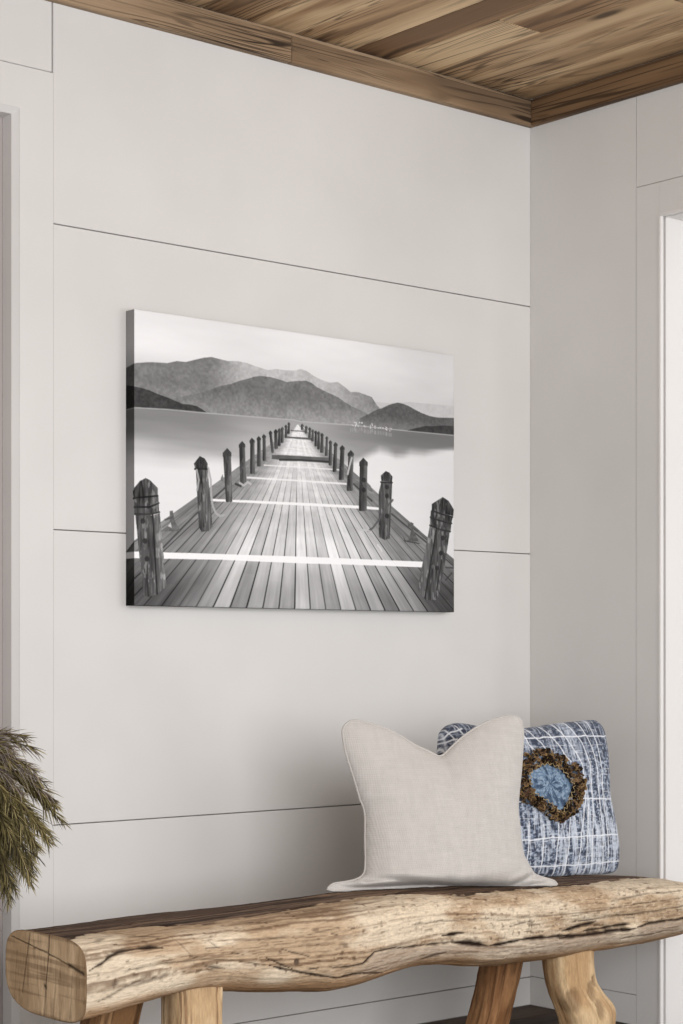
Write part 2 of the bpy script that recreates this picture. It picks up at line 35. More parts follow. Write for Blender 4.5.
def vnoise(x, y, z=None, seed=0):
    x = np.asarray(x, float); y = np.asarray(y, float)
    z = np.zeros_like(x) if z is None else np.asarray(z, float)
    x, y, z = np.broadcast_arrays(x, y, z)
    xi, yi, zi = np.floor(x), np.floor(y), np.floor(z)
    fx, fy, fz = x - xi, y - yi, z - zi
    fx, fy, fz = [f * f * (3 - 2 * f) for f in (fx, fy, fz)]
    r = 0
    for a in (0, 1):
        for b in (0, 1):
            for c in (0, 1):
                w = (fx if a else 1 - fx) * (fy if b else 1 - fy) * (fz if c else 1 - fz)
                r = r + w * hash01(xi + a, yi + b, zi + c, seed)
    return r

def fbm(x, y, z=None, octaves=4, seed=0, gain=.5):
    r, a, t, f = 0, 1.0, 0, 1.0
    for o in range(octaves):
        r = r + a * vnoise(np.asarray(x) * f, np.asarray(y) * f, None if z is None else np.asarray(z) * f, seed + o * 17)
        t += a; a *= gain; f *= 2.03
    return r / t

def smooth(a, b, x):
    t = np.clip((x - a) / (b - a), 0, 1)
    return t * t * (3 - 2 * t)

def mix(a, b, t):
    t = np.asarray(t)[..., None] if np.ndim(t) else t
    return a * (1 - t) + b * t

def link(name, me, mat, parent=None):
    o = bpy.data.objects.new(name, me)
    COL.objects.link(o)
    if mat is not None: me.materials.append(mat)
    if parent is not None: o.parent = parent
    return o

def tag(o, label=None, cat=None, group=None, kind=None):
    if label: o['label'] = label
    if cat: o['category'] = cat
    if group: o['group'] = group
    if kind: o['kind'] = kind
    return o

def empty(name, loc=(0, 0, 0)):
    o = bpy.data.objects.new(name, None); o.empty_display_size = .05
    o.location = loc; COL.objects.link(o)
    return o

def np_mesh(name, verts, faces, mat, parent=None, colors=None, smooth_shade=True, origin=(0, 0, 0)):
    """verts (n,3), faces (m,4) or (m,3) numpy -> one mesh object; colours go into the attribute Col."""
    verts = np.asarray(verts, float) - np.asarray(origin, float)
    faces = np.asarray(faces, np.int32)
    me = bpy.data.meshes.new(name)
    k = faces.shape[1]
    me.vertices.add(len(verts)); me.vertices.foreach_set('co', verts.astype(np.float32).ravel())
    me.loops.add(faces.size); me.loops.foreach_set('vertex_index', faces.ravel())
    me.polygons.add(len(faces))
    me.polygons.foreach_set('loop_start', np.arange(0, faces.size, k, dtype=np.int32))
    me.polygons.foreach_set('use_smooth', np.full(len(faces), smooth_shade))
    me.update(calc_edges=True); me.validate()
    if colors is not None:
        at = me.color_attributes.new('Col', 'FLOAT_COLOR', 'POINT')
        c = np.ones((len(verts), 4), np.float32); c[:, :3] = colors
        at.data.foreach_set('color', c.ravel())
    o = link(name, me, mat, parent)
    if tuple(origin) != (0, 0, 0) and parent is None: o.location = origin
    return o

def grid_faces(n, m, wrap=False):
    i, j = np.meshgrid(np.arange(n - 1), np.arange(m if wrap else m - 1), indexing='ij')
    j2 = (j + 1) % m
    return np.stack([i * m + j, (i + 1) * m + j, (i + 1) * m + j2, i * m + j2], -1).reshape(-1, 4)

def bm_box(bm, x0, x1, y0, y1, z0, z1, bevel=0.0, rnd=None):
    b2 = bmesh.new()
    vs = [b2.verts.new((x, y, z)) for x in (x0, x1) for y in (y0, y1) for z in (z0, z1)]
    for f in ((0, 1, 3, 2), (4, 6, 7, 5), (0, 4, 5, 1), (2, 3, 7, 6), (0, 2, 6, 4), (1, 5, 7, 3)):
        b2.faces.new([vs[i] for i in f])
    bmesh.ops.recalc_face_normals(b2, faces=b2.faces)
    if bevel: bmesh.ops.bevel(b2, geom=list(b2.edges), offset=bevel, segments=2, affect='EDGES')
    lay = None
    if rnd is not None:
        lay = bm.verts.layers.float_color.get('Rnd') or bm.verts.layers.float_color.new('Rnd')
    mp = {}
    for v in b2.verts:
        n = bm.verts.new(v.co); mp[v] = n
        if lay is not None: n[lay] = rnd
    for f in b2.faces: bm.faces.new([mp[v] for v in f.verts])
    b2.free()

def build(name, bm, mat, parent=None):
    me = bpy.data.meshes.new(name); bm.to_mesh(me); bm.free()
    return link(name, me, mat, parent)

def seg_dist(px, py, pts):
    """distance of every (px, py) to a polyline."""
    d = np.full(px.shape, 1e9)
    for (x0, y0), (x1, y1) in zip(pts[:-1], pts[1:]):
        vx, vy = x1 - x0, y1 - y0
        t = np.clip(((px - x0) * vx + (py - y0) * vy) / (vx * vx + vy * vy + 1e-12), 0, 1)
        d = np.minimum(d, np.hypot(px - x0 - t * vx, py - y0 - t * vy))
    return d

def resample(pts, n):
    p = np.asarray(pts, float)
    # Catmull-Rom through the points, then even spacing
    q = np.vstack([2 * p[0] - p[1], p, 2 * p[-1] - p[-2]])
    out = []
    for i in range(1, len(q) - 2):
        t = np.linspace(0, 1, 16, endpoint=False)[:, None]
        a, b, c, d = q[i - 1], q[i], q[i + 1], q[i + 2]
        out.append(.5 * (2 * b + (c - a) * t + (2 * a - 5 * b + 4 * c - d) * t ** 2 + (3 * b - a - 3 * c + d) * t ** 3))
    out.append(p[-1][None]); o = np.vstack(out)
    s = np.concatenate([[0], np.cumsum(np.linalg.norm(np.diff(o, axis=0), axis=1))])
    k = np.linspace(0, s[-1], n)
    return np.stack([np.interp(k, s, o[:, i]) for i in range(p.shape[1])], -1)

def tube(path, radius, sides=8, closed=False):
    """path (n,3), radius scalar or (n,) -> verts, faces."""
    p = np.asarray(path, float); n = len(p)
    r = np.broadcast_to(np.asarray(radius, float), (n,))
    if closed: t = np.roll(p, -1, 0) - np.roll(p, 1, 0)
    else: t = np.gradient(p, axis=0)
    t /= np.linalg.norm(t, axis=1, keepdims=True) + 1e-12
    ref = np.array([.31, .87, .39])
    a = np.cross(t, ref); a /= np.linalg.norm(a, axis=1, keepdims=True) + 1e-12
    b = np.cross(t, a)
    th = np.linspace(0, 2 * PI, sides, endpoint=False)
    v = p[:, None] + r[:, None, None] * (np.cos(th)[None, :, None] * a[:, None] + np.sin(th)[None, :, None] * b[:, None])
    f = grid_faces(n, sides, True)
    if closed:
        j = np.arange(sides); j2 = (j + 1) % sides
        f = np.vstack([f, np.stack([(n - 1) * sides + j, j, j2, (n - 1) * sides + j2], -1)])
    return v.reshape(-1, 3), f

# ------------------------------------------------------------------ materials
class N:
    def __init__(s, name):
        s.m = bpy.data.materials.new(name); s.m.use_nodes = True
        s.t = s.m.node_tree; s.b = s.t.nodes['Principled BSDF']
    def add(s, typ, **kw):
        n = s.t.nodes.new(typ)
        for k, v in kw.items():
            if k.startswith('i_'):
                n.inputs[k[2:].replace('_', ' ')].default_value = v
            else: setattr(n, k, v)
        return n
    def l(s, a, b): s.t.links.new(a, b)
    def ramp(s, fac, stops):
        r = s.add('ShaderNodeValToRGB'); e = r.color_ramp.elements
        while len(e) < len(stops): e.new(.5)
        for el, (p, c) in zip(e, stops):
            el.position = p; el.color = (*lin(c), 1) if len(c) == 3 else c
        s.l(fac, r.inputs['Fac']); return r.outputs['Color']
    def noise(s, vec, scale, detail=3, rough=.55, dist=0):
        n = s.add('ShaderNodeTexNoise'); n.inputs['Scale'].default_value = scale
        n.inputs['Detail'].default_value = detail; n.inputs['Roughness'].default_value = rough
        n.inputs['Distortion'].default_value = dist
        if vec is not None: s.l(vec, n.inputs['Vector'])
        return n.outputs['Fac']
    def coord(s, scale=(1, 1, 1)):
        c = s.add('ShaderNodeTexCoord'); m = s.add('ShaderNodeMapping'); m.inputs['Scale'].default_value = scale
        s.l(c.outputs['Object'], m.inputs['Vector']); return m.outputs['Vector']
    def math(s, op, a, b=None, c=None):
        n = s.add('ShaderNodeMath', operation=op)
        for i, v in enumerate((a, b, c)):
            if v is None: continue
            if isinstance(v, (int, float)): n.inputs[i].default_value = v
            else: s.l(v, n.inputs[i])
        return n.outputs[0]
    def mixc(s, fac, a, b, mode='MIX'):
        n = s.add('ShaderNodeMix', data_type='RGBA', blend_type=mode)
        for sock, v in ((n.inputs[0], fac), (n.inputs[6], a), (n.inputs[7], b)):
            if isinstance(v, (int, float)): sock.default_value = v
            elif isinstance(v, (tuple, list)): sock.default_value = (*lin(v), 1)
            else: s.l(v, sock)
        return n.outputs[2]
    def bump(s, h, strength, dist=.002):
        n = s.add('ShaderNodeBump'); n.inputs['Strength'].default_value = strength; n.inputs['Distance'].default_value = dist
        s.l(h, n.inputs['Height']); s.l(n.outputs['Normal'], s.b.inputs['Normal'])
    def col(s, c):
        if isinstance(c, (tuple, list)): s.b.inputs['Base Color'].default_value = (*lin(c), 1)
        else: s.l(c, s.b.inputs['Base Color'])
    def rough(s, r, spec=.3):
        s.b.inputs['Roughness'].default_value = r; s.b.inputs['Specular IOR Level'].default_value = spec
    def attr(s, name):
        return s.add('ShaderNodeAttribute', attribute_name=name).outputs['Color']

def paint(name, c, amp=.02, rough=.55):
    m = N(name); v = m.coord()
    n = m.noise(v, 1.7, 3)
    lo = tuple(int(x * (1 - amp)) for x in c); hi = tuple(min(255, x * (1 + amp)) for x in c)
    m.col(m.ramp(n, [(.3, lo), (.7, hi)])); m.rough(rough, .25)
    m.bump(m.noise(v, 220, 2), .05, .001)
    return m.m

def board_wood(name, along, dark, mid, light, across=6, contrast=1.0):
    """long boards: rings and fibres drawn out along one axis; every board shifts the pattern by its Rnd attribute."""
    m = N(name)
    c = m.add('ShaderNodeTexCoord'); a = m.add('ShaderNodeAttribute', attribute_name='Rnd')
    sc = m.add('ShaderNodeVectorMath', operation='SCALE'); sc.inputs['Scale'].default_value = 37.0
    m.l(a.outputs['Color'], sc.inputs[0])
    ad = m.add('ShaderNodeVectorMath', operation='ADD'); m.l(c.outputs['Object'], ad.inputs[0]); m.l(sc.outputs[0], ad.inputs[1])
    def stretched(s_along, s_across):
        mp = m.add('ShaderNodeMapping'); mp.inputs['Scale'].default_value = tuple(s_along if i == along else s_across for i in range(3))
        m.l(ad.outputs[0], mp.inputs['Vector']); return mp.outputs['Vector']
    big = m.noise(stretched(.55, across), 1.0, 2, .5, .5)
    rings = m.math('SINE', m.math('MULTIPLY', big, 95))
    rings = m.math('MULTIPLY_ADD', rings, .5, .5)
    tone = m.noise(stretched(.6, 5.5), 1.0, 3, .5, .8)
    fib = m.noise(stretched(4, 190), 1.0, 3, .6)
    col = m.ramp(tone, [(.38, dark), (.48, mid), (.58, light)])
    sep = m.add('ShaderNodeSeparateColor'); m.l(a.outputs['Color'], sep.inputs[0])
    col = m.mixc(m.math('MULTIPLY', sep.outputs[0], .55), col, tuple(int(d * .72 + q * .28) for d, q in zip(dark, mid)))
    col = m.mixc(m.math('MULTIPLY', sep.outputs[1], .40), col, light)
    line = m.ramp(rings, [(.70, (0, 0, 0)), (.97, (255, 255, 255))])
    mask = m.noise(stretched(.9, 5), 1.3, 2)
    mask = m.ramp(mask, [(.38, (0, 0, 0)), (.58, (255, 255, 255))])
    k = m.math('MULTIPLY', line, mask)
    col = m.mixc(m.math('MULTIPLY', k, .72 * contrast), col, tuple(int(d * .55) for d in dark))
    col = m.mixc(m.math('MULTIPLY', m.math('SUBTRACT', fib, .36), .42 * contrast), col, tuple(int(d * .8) for d in dark))
    fine = m.math('MULTIPLY_ADD', m.math('SINE', m.math('MULTIPLY', m.noise(stretched(.45, across * 1.9), 1.0, 2, .5, .3), 150)), .5, .5)
    fine = m.ramp(fine, [(.72, (0, 0, 0)), (.98, (255, 255, 255))])
    fm = m.ramp(m.noise(stretched(1.1, 6), 1.7, 2), [(.44, (0, 0, 0)), (.60, (255, 255, 255))])
    col = m.mixc(m.math('MULTIPLY', m.math('MULTIPLY', fine, fm), .55 * contrast), col, tuple(int(d * .6) for d in dark))
    # knots
    vo = m.add('ShaderNodeTexVoronoi'); vo.inputs['Scale'].default_value = 1.0
    m.l(stretched(1.6, 5.5), vo.inputs['Vector'])
    kn = m.ramp(vo.outputs['Distance'], [(.05, (255, 255, 255)), (.12, (0, 0, 0))])
    col = m.mixc(m.math('MULTIPLY', kn, .8), col, tuple(int(d * .4) for d in dark))
    m.col(col); m.rough(.62, .25)
    m.bump(m.math('ADD', m.math('MULTIPLY', rings, .4), fib), .25, .0015)
    return m.m

def vertex_paint(name, rough=.75, spec=.2, fine=None, bump=None):
    m = N(name); c = m.attr('Col')
    if fine:
        scale, amt, stretch = fine
        n = m.noise(m.coord(stretch), scale, 4, .65)
        g = m.ramp(n, [(.25, (1 - amt,) * 3 + (1,)), (.75, (1 + amt,) * 3 + (1,))])
        c = m.mixc(1.0, c, g, 'MULTIPLY')
        if bump: m.bump(n, bump[0], bump[1])
    m.col(c); m.rough(rough, spec)
    return m.m

M = {}
M['wall'] = paint('warm_white_paint', (217, 215, 212))
M['gap'] = paint('joint_shadow_board', (150, 145, 141))
M['trimw'] = paint('white_trim_paint', (226, 223, 220), .01, .4)
M['doorp'] = paint('grey_door_paint', (176, 168, 165), .015, .45)
M['ceil'] = board_wood('hickory_ceiling_boards', 1, (112, 81, 55), (180, 145, 107), (234, 205, 164), contrast=1.2)
M['trim_x'] = board_wood('weathered_trim_wood', 0, (96, 76, 58), (142, 117, 91), (176, 151, 122), across=13, contrast=1.4)
M['trim_y'] = board_wood('dark_trim_wood', 1, (84, 62, 43), (116, 89, 63), (146, 117, 86), across=13, contrast=1.1)
M['floor'] = board_wood('dark_floor_wood', 0, (46, 36, 30), (66, 52, 42), (88, 70, 56))
M['log'] = vertex_paint('weathered_log', .8, .15, (1.0, .22, (60, 260, 260)), (.55, .003))
M['leg'] = vertex_paint('driftwood_leg', .75, .18, (1.0, .2, (260, 260, 45)), (.5, .003))
M['print'] = None
M['green'] = vertex_paint('pine_needles', .6, .25)

# ------------------------------------------------------------------ room
BEAM = 2.595; CEIL = 2.68; G = .0028; GR = .0016
def R4(): return (random.random(), random.random(), random.random(), 1)

bm = bmesh.new()
b2 = bmesh.new()
edges = [0.0, .0827, .6274, 1.3349, 2.067, 2.72]
for z0, z1 in zip(edges[:-1], edges[1:]):
    bm_box(bm, -1.6400, .0, 0, .016, z0 + G / 2, z1 - G / 2, .0012)
bm_box(bm, -2.724, -1.6428, .001, .016, 2.4275 + G / 2, 2.72, .0012)          # panel over the door
for z0, z1 in zip(edges[:-1], edges[1:]):
    bm_box(bm, -3.8, -2.728, 0, .016, z0 + G / 2, z1 - G / 2, .0012)
w = build('wall_back', bm, M['wall']); tag(w, kind='structure')
bm_box(b2, -1.70, .16, .016, .12, 0, 2.72)
bm_box(b2, -3.8, -2.67, .016, .12, 0, 2.72)
bm_box(b2, -2.67, -1.70, .016, .12, 2.36, 2.72)
build('wall_core', b2, M['gap'], w)

d1 = empty('door_1', (-2.18, 0, 0)); tag(d1, kind='structure')
bm = bmesh.new()
bm_box(bm, -1.7333, -1.6412, -.003, .016, 0, 2.4255)
bm_box(bm, -2.7265, -2.6367, -.003, .016, 0, 2.4255)
bm_box(bm, -2.6367, -1.7333, -.003, .016, 2.3254, 2.4255)
o = build('casing', bm, M['wall'], d1); o.location = (2.18, 0, 0)
# splayed jamb: the reveal narrows towards the leaf
cs = [(-1.7333, 2.3254, -.002), (-1.7478, 2.3112, .0105), (-1.7478, 2.3112, .05), (-1.70, 2.36, .05), (-1.70, 2.36, -.002)]
jv, jf = [], []
for x, z, y in cs: jv += [(x, y, 0), (x, y, z), (-4.37 - x, y, z), (-4.37 - x, y, 0)]
for k in range(4):
    for q in range(3): jf.append((4 * k + q, 4 * k + q + 1, 4 * k + q + 5, 4 * k + q + 4))
jo = np_mesh('jamb', jv, jf, M['wall'], d1, smooth_shade=False); jo.location = (2.18, 0, 0)
bm = bmesh.new()
bm_box(bm, -2.632, -1.738, .051, .092, .006, 2.322, .002)
o = build('door_leaf', bm, M['doorp'], d1); o.location = (2.18, 0, 0)

bm = bmesh.new(); b2 = bmesh.new()
JA, JB, JC, JD = -.4075, -.4934, -1.42, -1.506        # casing and opening edges
for z0, z1 in ((.0, .0848), (.0848, 2.72)):
    bm_box(bm, 0, .012, JA + GR / 2, 0.004, z0 + GR / 2, z1 - GR / 2, .0008)
WA, WB, WS, WH = -2.0, -3.7, .75, 2.3          # unseen opening, added in the wall for the side light
bm_box(bm, 0, .012, WA, JD - GR / 2, .0, 2.72, .0008)
bm_box(bm, 0, .012, -4.3, WB, .0, 2.72, .0008)
bm_box(bm, 0, .012, WB + .0005, WA - .0005, .0, WS, .0008)
bm_box(bm, 0, .012, WB + .0005, WA - .0005, WH, 2.72, .0008)
bm_box(bm, 0, .012, JD + G / 2, JA - GR / 2, 2.342 + GR / 2, 2.72, .0008)
wr = build('wall_right', bm, M['wall']); tag(wr, kind='structure')
bm_box(b2, .012, .16, JB + .02, .0, 0, 2.72)
bm_box(b2, .012, .16, WA, JC - .02, 0, 2.72)
bm_box(b2, .012, .16, -4.3, WB, 0, 2.72)
bm_box(b2, .012, .16, WB, WA, 0, WS)
bm_box(b2, .012, .16, WB, WA, WH, 2.72)
bm_box(b2, .012, .16, JC - .02, JB + .02, 2.27, 2.72)
build('wall_core', b2, M['gap'], wr)

d2 = empty('door_2', (0, -.95, 0)); tag(d2, kind='structure')
bm = bmesh.new()
bm_box(bm, -.0005, .012, JB, JA - .0006, 0, 2.341, .0008)
bm_box(bm, -.0005, .012, JD + .0006, JC, 0, 2.341, .0008)
bm_box(bm, -.0005, .012, JC, JB, 2.25, 2.341, .0008)
o = build('casing', bm, M['wall'], d2); o.location = (0, .95, 0)
bm = bmesh.new()
bm_box(bm, -.003, .011, JB - .004, JB + .004, 0, 2.252, .001)
bm_box(bm, -.003, .011, JC - .004, JC + .004, 0, 2.252, .001)
bm_box(bm, -.003, .011, JC, JB, 2.246, 2.254, .001)
o = build('edge_bead', bm, M['trimw'], d2); o.location = (0, .95, 0)
bm = bmesh.new()
bm_box(bm, .021, .18, JB - .003, JB + .02, 0, 2.252, .0008)
bm_box(bm, .021, .18, JC - .02, JC + .003, 0, 2.252, .0008)
bm_box(bm, .021, .18, JC + .003, JB - .003, 2.247, 2.27, .0008)
o = build('jamb', bm, M['trimw'], d2); o.location = (0, .95, 0)

w1 = empty('added_window_1', (0, -2.85, .75)); tag(w1, kind='structure')  # made-up window out of view, added to go with the side light
bm = bmesh.new()
for (a0, a1, c0, c1) in ((WB, WB + .05, WS, WH), (WA - .05, WA, WS, WH), (WB + .05, WA - .05, WS, WS + .05), (WB + .05, WA - .05, WH - .05, WH), (-2.87, -2.83, WS + .05, WH - .05)):
    bm_box(bm, .06, .11, a0, a1, c0, c1, .002)
o = build('added_window_frame', bm, M['trimw'], w1); o.location = (0, 2.85, -.75)
bm = bmesh.new(); bm_box(bm, -.03, .06, WB - .03, WA + .03, WS - .025, WS, .003)
o = build('added_window_sill', bm, M['trimw'], w1); o.location = (0, 2.85, -.75)

# ceiling boards run away from the picture wall
bm = bmesh.new()
xs = [.0, -.1473, -.273, -.4073, -.5645, -.6943, -.7871, -.9068, -1.06, -1.2014]
while xs[-1] > -4.6: xs.append(xs[-1] - random.uniform(.11, .16))
for a, b in zip(xs[1:], xs[:-1]):
    cuts = [.0, -random.uniform(.3, 1.2)]
    if abs(b + .4073) < .001: cuts[1] = -.43
    while cuts[-1] > -4.4: cuts.append(cuts[-1] - random.uniform(.9, 2.0))
    cuts[-1] = -4.4
    for c0, c1 in zip(cuts[1:], cuts[:-1]):
        bm_box(bm, a + .0008, b - .0008, c0 + .0006, c1 - .0006, CEIL, CEIL + .02, .0012, rnd=R4())
c = build('ceiling', bm, M['ceil']); tag(c, kind='structure')
bm = bmesh.new(); bm_box(bm, -4.6, .16, -4.4, .12, CEIL + .019, CEIL + .06)
build('ceiling_deck', bm, M['gap'], c)

def trim(name, mat, boxes):
    bm = bmesh.new()
    for bx in boxes: bm_box(bm, *bx, .0015, rnd=R4())
    o = build(name, bm, mat); tag(o, kind='structure'); return o
trim('trim_1', M['trim_x'], [(-.925, -.0005, -.022, .0, BEAM, 2.664), (-4.2, -.9255, -.022, .0, BEAM, 2.664), (-4.2, -.0005, -.0165, .0, 2.6645, 2.674)])
trim('trim_2', M['trim_y'], [(-.022, .0, -4.2, -.0225, BEAM, 2.664), (-.0165, .0, -4.2, -.0225, 2.6645, 2.674)])

bm = bmesh.new()
y = .0
while y > -4.6:
    w0 = .13; x = .0
    while x > -4.6:
        L0 = random.uniform(.9, 1.8)
        bm_box(bm, max(x - L0, -4.6) + .0006, x - .0006, y - w0 + .0006, y - .0006, -.02, 0, .0012, rnd=R4()); x -= L0
    y -= w0
f = build('floor', bm, M['floor']); tag(f, kind='structure')
bm = bmesh.new(); bm_box(bm, -4.6, .16, -4.7, .12, -.08, -.0195); build('floor_deck', bm, M['gap'], f)
bm = bmesh.new(); bm_box(bm, .17, 4, -4.7, 1.2, -.1, -.02)
p = build('porch_ground', bm, paint('pale_concrete', (205, 202, 196))); tag(p, kind='structure')

# ------------------------------------------------------------------ the canvas print
CW, CH, CD = 1.0830, .7255, .0385
PM = .042          # the picture runs on round the edges
def paint_picture(res=1000):
    W, H = int((CW + 2 * PM) * res), int((CH + 2 * PM) * res)
    U, V = np.meshgrid((np.arange(W) + .5) / res - PM, (np.arange(H) + .5) / res - PM)     # V up
    img = np.zeros((H, W))
    def mask(poly):
        p = np.asarray(poly); m = np.zeros((H, W))
        i0, i1 = max(0, int((p[:, 0].min() + PM) * res) - 2), min(W, int((p[:, 0].max() + PM) * res) + 3)
        j0, j1 = max(0, int((p[:, 1].min() + PM) * res) - 2), min(H, int((p[:, 1].max() + PM) * res) + 3)
        if i1 <= i0 or j1 <= j0: return m
        acc = 0
        for ox, oy in ((-.3, -.15), (.15, -.3), (.3, .15), (-.15, .3)):
            u, v = U[j0:j1, i0:i1] + ox / res, V[j0:j1, i0:i1] + oy / res
            ins = np.zeros(u.shape, bool)
            for (x0, y0), (x1, y1) in zip(p, np.roll(p, -1, 0)):
                if y0 == y1: continue
                ins ^= ((y0 > v) != (y1 > v)) & (u < (x1 - x0) * (v - y0) / (y1 - y0) + x0)
            acc = acc + ins
        m[j0:j1, i0:i1] = acc / 4
        return m
    def put(poly, g, alpha=1.0):
        nonlocal img
        m = mask(poly) * alpha; img = img * (1 - m) + g * m
    def stroke(pts, g, wid, alpha=1.0):
        nonlocal img
        m = (1 - smooth(wid * .5, wid * .5 + .0016, seg_dist(U, V, pts))) * alpha
        img = img * (1 - m) + g * m
    cl = fbm(U * 3, V * 14, seed=3, octaves=4)
    u0, v0 = ART['vanish']
    wl = np.interp(U, [q[0] for q in ART['shore']], [q[1] for q in ART['shore']])       # shoreline height
    sky = 200 + 35 * smooth(.0, .17, V - wl) - 14 * smooth(.4, 1.08, U) + (cl - .5) * 26
    img = sky.copy()
    tex = .45 * (fbm(U * 45, V * 60, seed=5, octaves=3) - .5) + .75 * (fbm(U * 150, V * 170, seed=6, octaves=3) - .5)
    hz = V - wl
    put(ART['haze_hill'], 196 + 20 * tex)
    mist = fbm(U * 9, V * 12, seed=8, octaves=3)
    far = 124 + 62 * smooth(.462, .51, V + .05 * (mist - .5)) * smooth(.20, .36, U) * (1 - smooth(.55, .8, U)) + 44 * tex + 12 * smooth(.4, .75, U) + 26 * (1 - smooth(.0, .07, hz)) + 8 * (mist - .5)
    put(ART['far_ridge'], far)
    put(ART['mid_ridge'], 102 + 46 * tex + 36 * (1 - smooth(0, .07, hz)) + 10 * smooth(.3, .8, U) + 10 * (mist - .5), .86)
    put(ART['right_hill'], 90 + 40 * tex + 34 * (1 - smooth(0, .04, hz)), .97)
    put(ART['left_hill'], 66 + 40 * tex)
    put(ART['dark_shore'], 66 + 28 * tex)
    # lake
    edge = np.interp(U, [q[0] for q in ART['water_edge']], [q[1] for q in ART['water_edge']])
    rip = fbm(U * 5, V * 60, seed=21, octaves=3) - .5
    refl = 132 + 30 * smooth(.0, .10, wl - V) + 30 * smooth(.2, .4, U) * (1 - smooth(.55, .75, U)) - 16 * smooth(.72, .9, U) + 14 * rip
    deep = 232 + 4 * rip - 8 * smooth(.8, 1.08, U)
    soft = .012 + .03 * (1 - smooth(.1, .4, U)) + .02 * smooth(.3, .45, U) * (1 - smooth(.6, .75, U))
    lake = refl + (deep - refl) * smooth(-soft, soft * 1.4, edge - V + .012 * rip)
    img = np.where(V < wl, lake, img)
    stroke(ART['shore'], 190, .0012, .75)
    for q in ART['village']:
        for k in range(4):
            du, dv = random.uniform(-.008, .008), random.uniform(-.004, .004)
            put([(q[0] + du - .002, q[1] + dv), (q[0] + du + .002, q[1] + dv), (q[0] + du + .002, q[1] + dv + .0035), (q[0] + du - .002, q[1] + dv + .0035)], random.choice((235, 215, 160)), .85)
            put([(q[0] + du - .002, q[1] - .018), (q[0] + du + .002, q[1] - .018), (q[0] + du + .002, q[1] - .008), (q[0] + du - .002, q[1] - .008)], 180, .22)
    # pier boards run to the vanishing point
    below = np.maximum(v0 - V, 1e-4); base = v0
    ub = u0 + (U - u0) * base / below
    step = (ART['seam1'] - ART['seam0']) / 5.0
    k = (ub - ART['seam0']) / step
    ki = np.floor(k); kf = k - ki
    depth = base / below
    bi = np.floor(np.log(np.maximum(depth, 1)) * 2.3 + hash01(ki, ki * 0, ki * 0, 5) * 3)
    tone = .75 * (hash01(ki, ki * 0, ki * 0, 9) - .5) + .9 * (fbm(ki * 3.7, depth * 1.6, seed=91, octaves=3) - .5) + .12 * (hash01(ki, bi, ki * 0, 9) - .5)
    side = np.abs(ub - u0 - .02)
    far_ = 1 - below / base
    dk = 160 - 54 * smooth(.22, .55, side) + 50 * smooth(.05, .36, far_) * (1 - .55 * smooth(.3, .7, side)) + 22 * smooth(.6, .97, far_)
    dk = dk + tone * (72 - 46 * smooth(.2, .6, far_)) + 34 * (fbm(ub * 110, depth * 5, seed=31) - .5) + 44 * (fbm(ub * 5, depth * 4, seed=33) - .5)
    dk = dk - 36 * smooth(.62, .95, below / base) * smooth(.25, .6, side) + 60 * smooth(.80, .98, side) * smooth(.1, .4, far_) * (1 - smooth(1.2, 1.5, side))
    seamw = np.clip(.045 * np.minimum(1, 1.2 / 1), .01, .2)
    sd = np.minimum(kf, 1 - kf)
    seam = (1 - smooth(.022, .07, sd)) * (.12 + .88 * hash01(np.round(k), ki * 0, ki * 0, 3)) * smooth(.10, .6, below / base) * (1 - .45 * smooth(.45, .8, side))
    dk = dk * (1 - .78 * seam)
    m = mask(ART['deck']); img = img * (1 - m) + dk * m
    for g, q in ART['edge_lines']: stroke(q, g, .003, .8)
    for i, s in enumerate(ART['stripes']): put(s, 250 - 4 * i, .98 if i < 2 else .85)
    for i, s in enumerate(ART['steps']):
        put(s, 92 + 30 * (fbm(U * 60, V * 60, seed=2) - .5), .95)
    stroke([ART['steps'][0][3], ART['steps'][0][4], ART['steps'][0][5]], 40, .004, .8)
    for g, q in ART['cleats']: put(q, g + 60 * tex)
    grain = fbm(U * 220, V * 26, seed=41, octaves=3) - .5
    pale = smooth(.60, .70, fbm(U * 120, V * 40, seed=43, octaves=3))
    for q in reversed(ART['posts']):
        q = np.asarray(q); cx, wd = q[:, 0].mean(), q[:, 0].max() - q[:, 0].min()
        put(q, 68 + 48 * smooth(-.4, .5, (U - cx) / wd) + 56 * grain + 22 * pale * (wd > .02) - 14)
        if wd > .014: put(np.vstack([q[0], q[1], q[2], q[9], q[10]]), 62 + 40 * grain, .8)
    for g, q in ART['near']: put(q, g * .86 + 84 * grain + 42 * pale)
    for g, q in ART['cracks']: stroke(q, g, .003, .85)
    for q in ART['knots']: stroke([q, (q[0] + .001, q[1])], 38, .012, .7)
    for g, q in ART['ropes']: stroke(q, g, .0045, .9)
    # contact shadow of the posts is part of the printed photograph
    return np.clip(img, 8, 252), res

pic, pres = paint_picture()
ph_, pw_ = pic.shape
def sample(u, v):
    x = np.clip((u + PM) * pres - .5, 0, pw_ - 1.001); y = np.clip((v + PM) * pres - .5, 0, ph_ - 1.001)
    xi, yi = x.astype(int), y.astype(int); fx, fy = x - xi, y - yi
    return (pic[yi, xi] * (1 - fx) + pic[yi, xi + 1] * fx) * (1 - fy) + (pic[yi + 1, xi] * (1 - fx) + pic[yi + 1, xi + 1] * fx) * fy

mp = N('printed_canvas')
cv = mp.attr('Col')
wv = mp.add('ShaderNodeTexWave', wave_type='BANDS', bands_direction='X'); wv.inputs['Scale'].default_value = 190
wz = mp.add('ShaderNodeTexWave', wave_type='BANDS', bands_direction='Z'); wz.inputs['Scale'].default_value = 190
oc = mp.coord(); mp.l(oc, wv.inputs['Vector']); mp.l(oc, wz.inputs['Vector'])
weave = mp.math('ADD', wv.outputs['Fac'], wz.outputs['Fac'])
mp.col(cv); mp.rough(.8, .12); mp.bump(weave, .12, .0006)

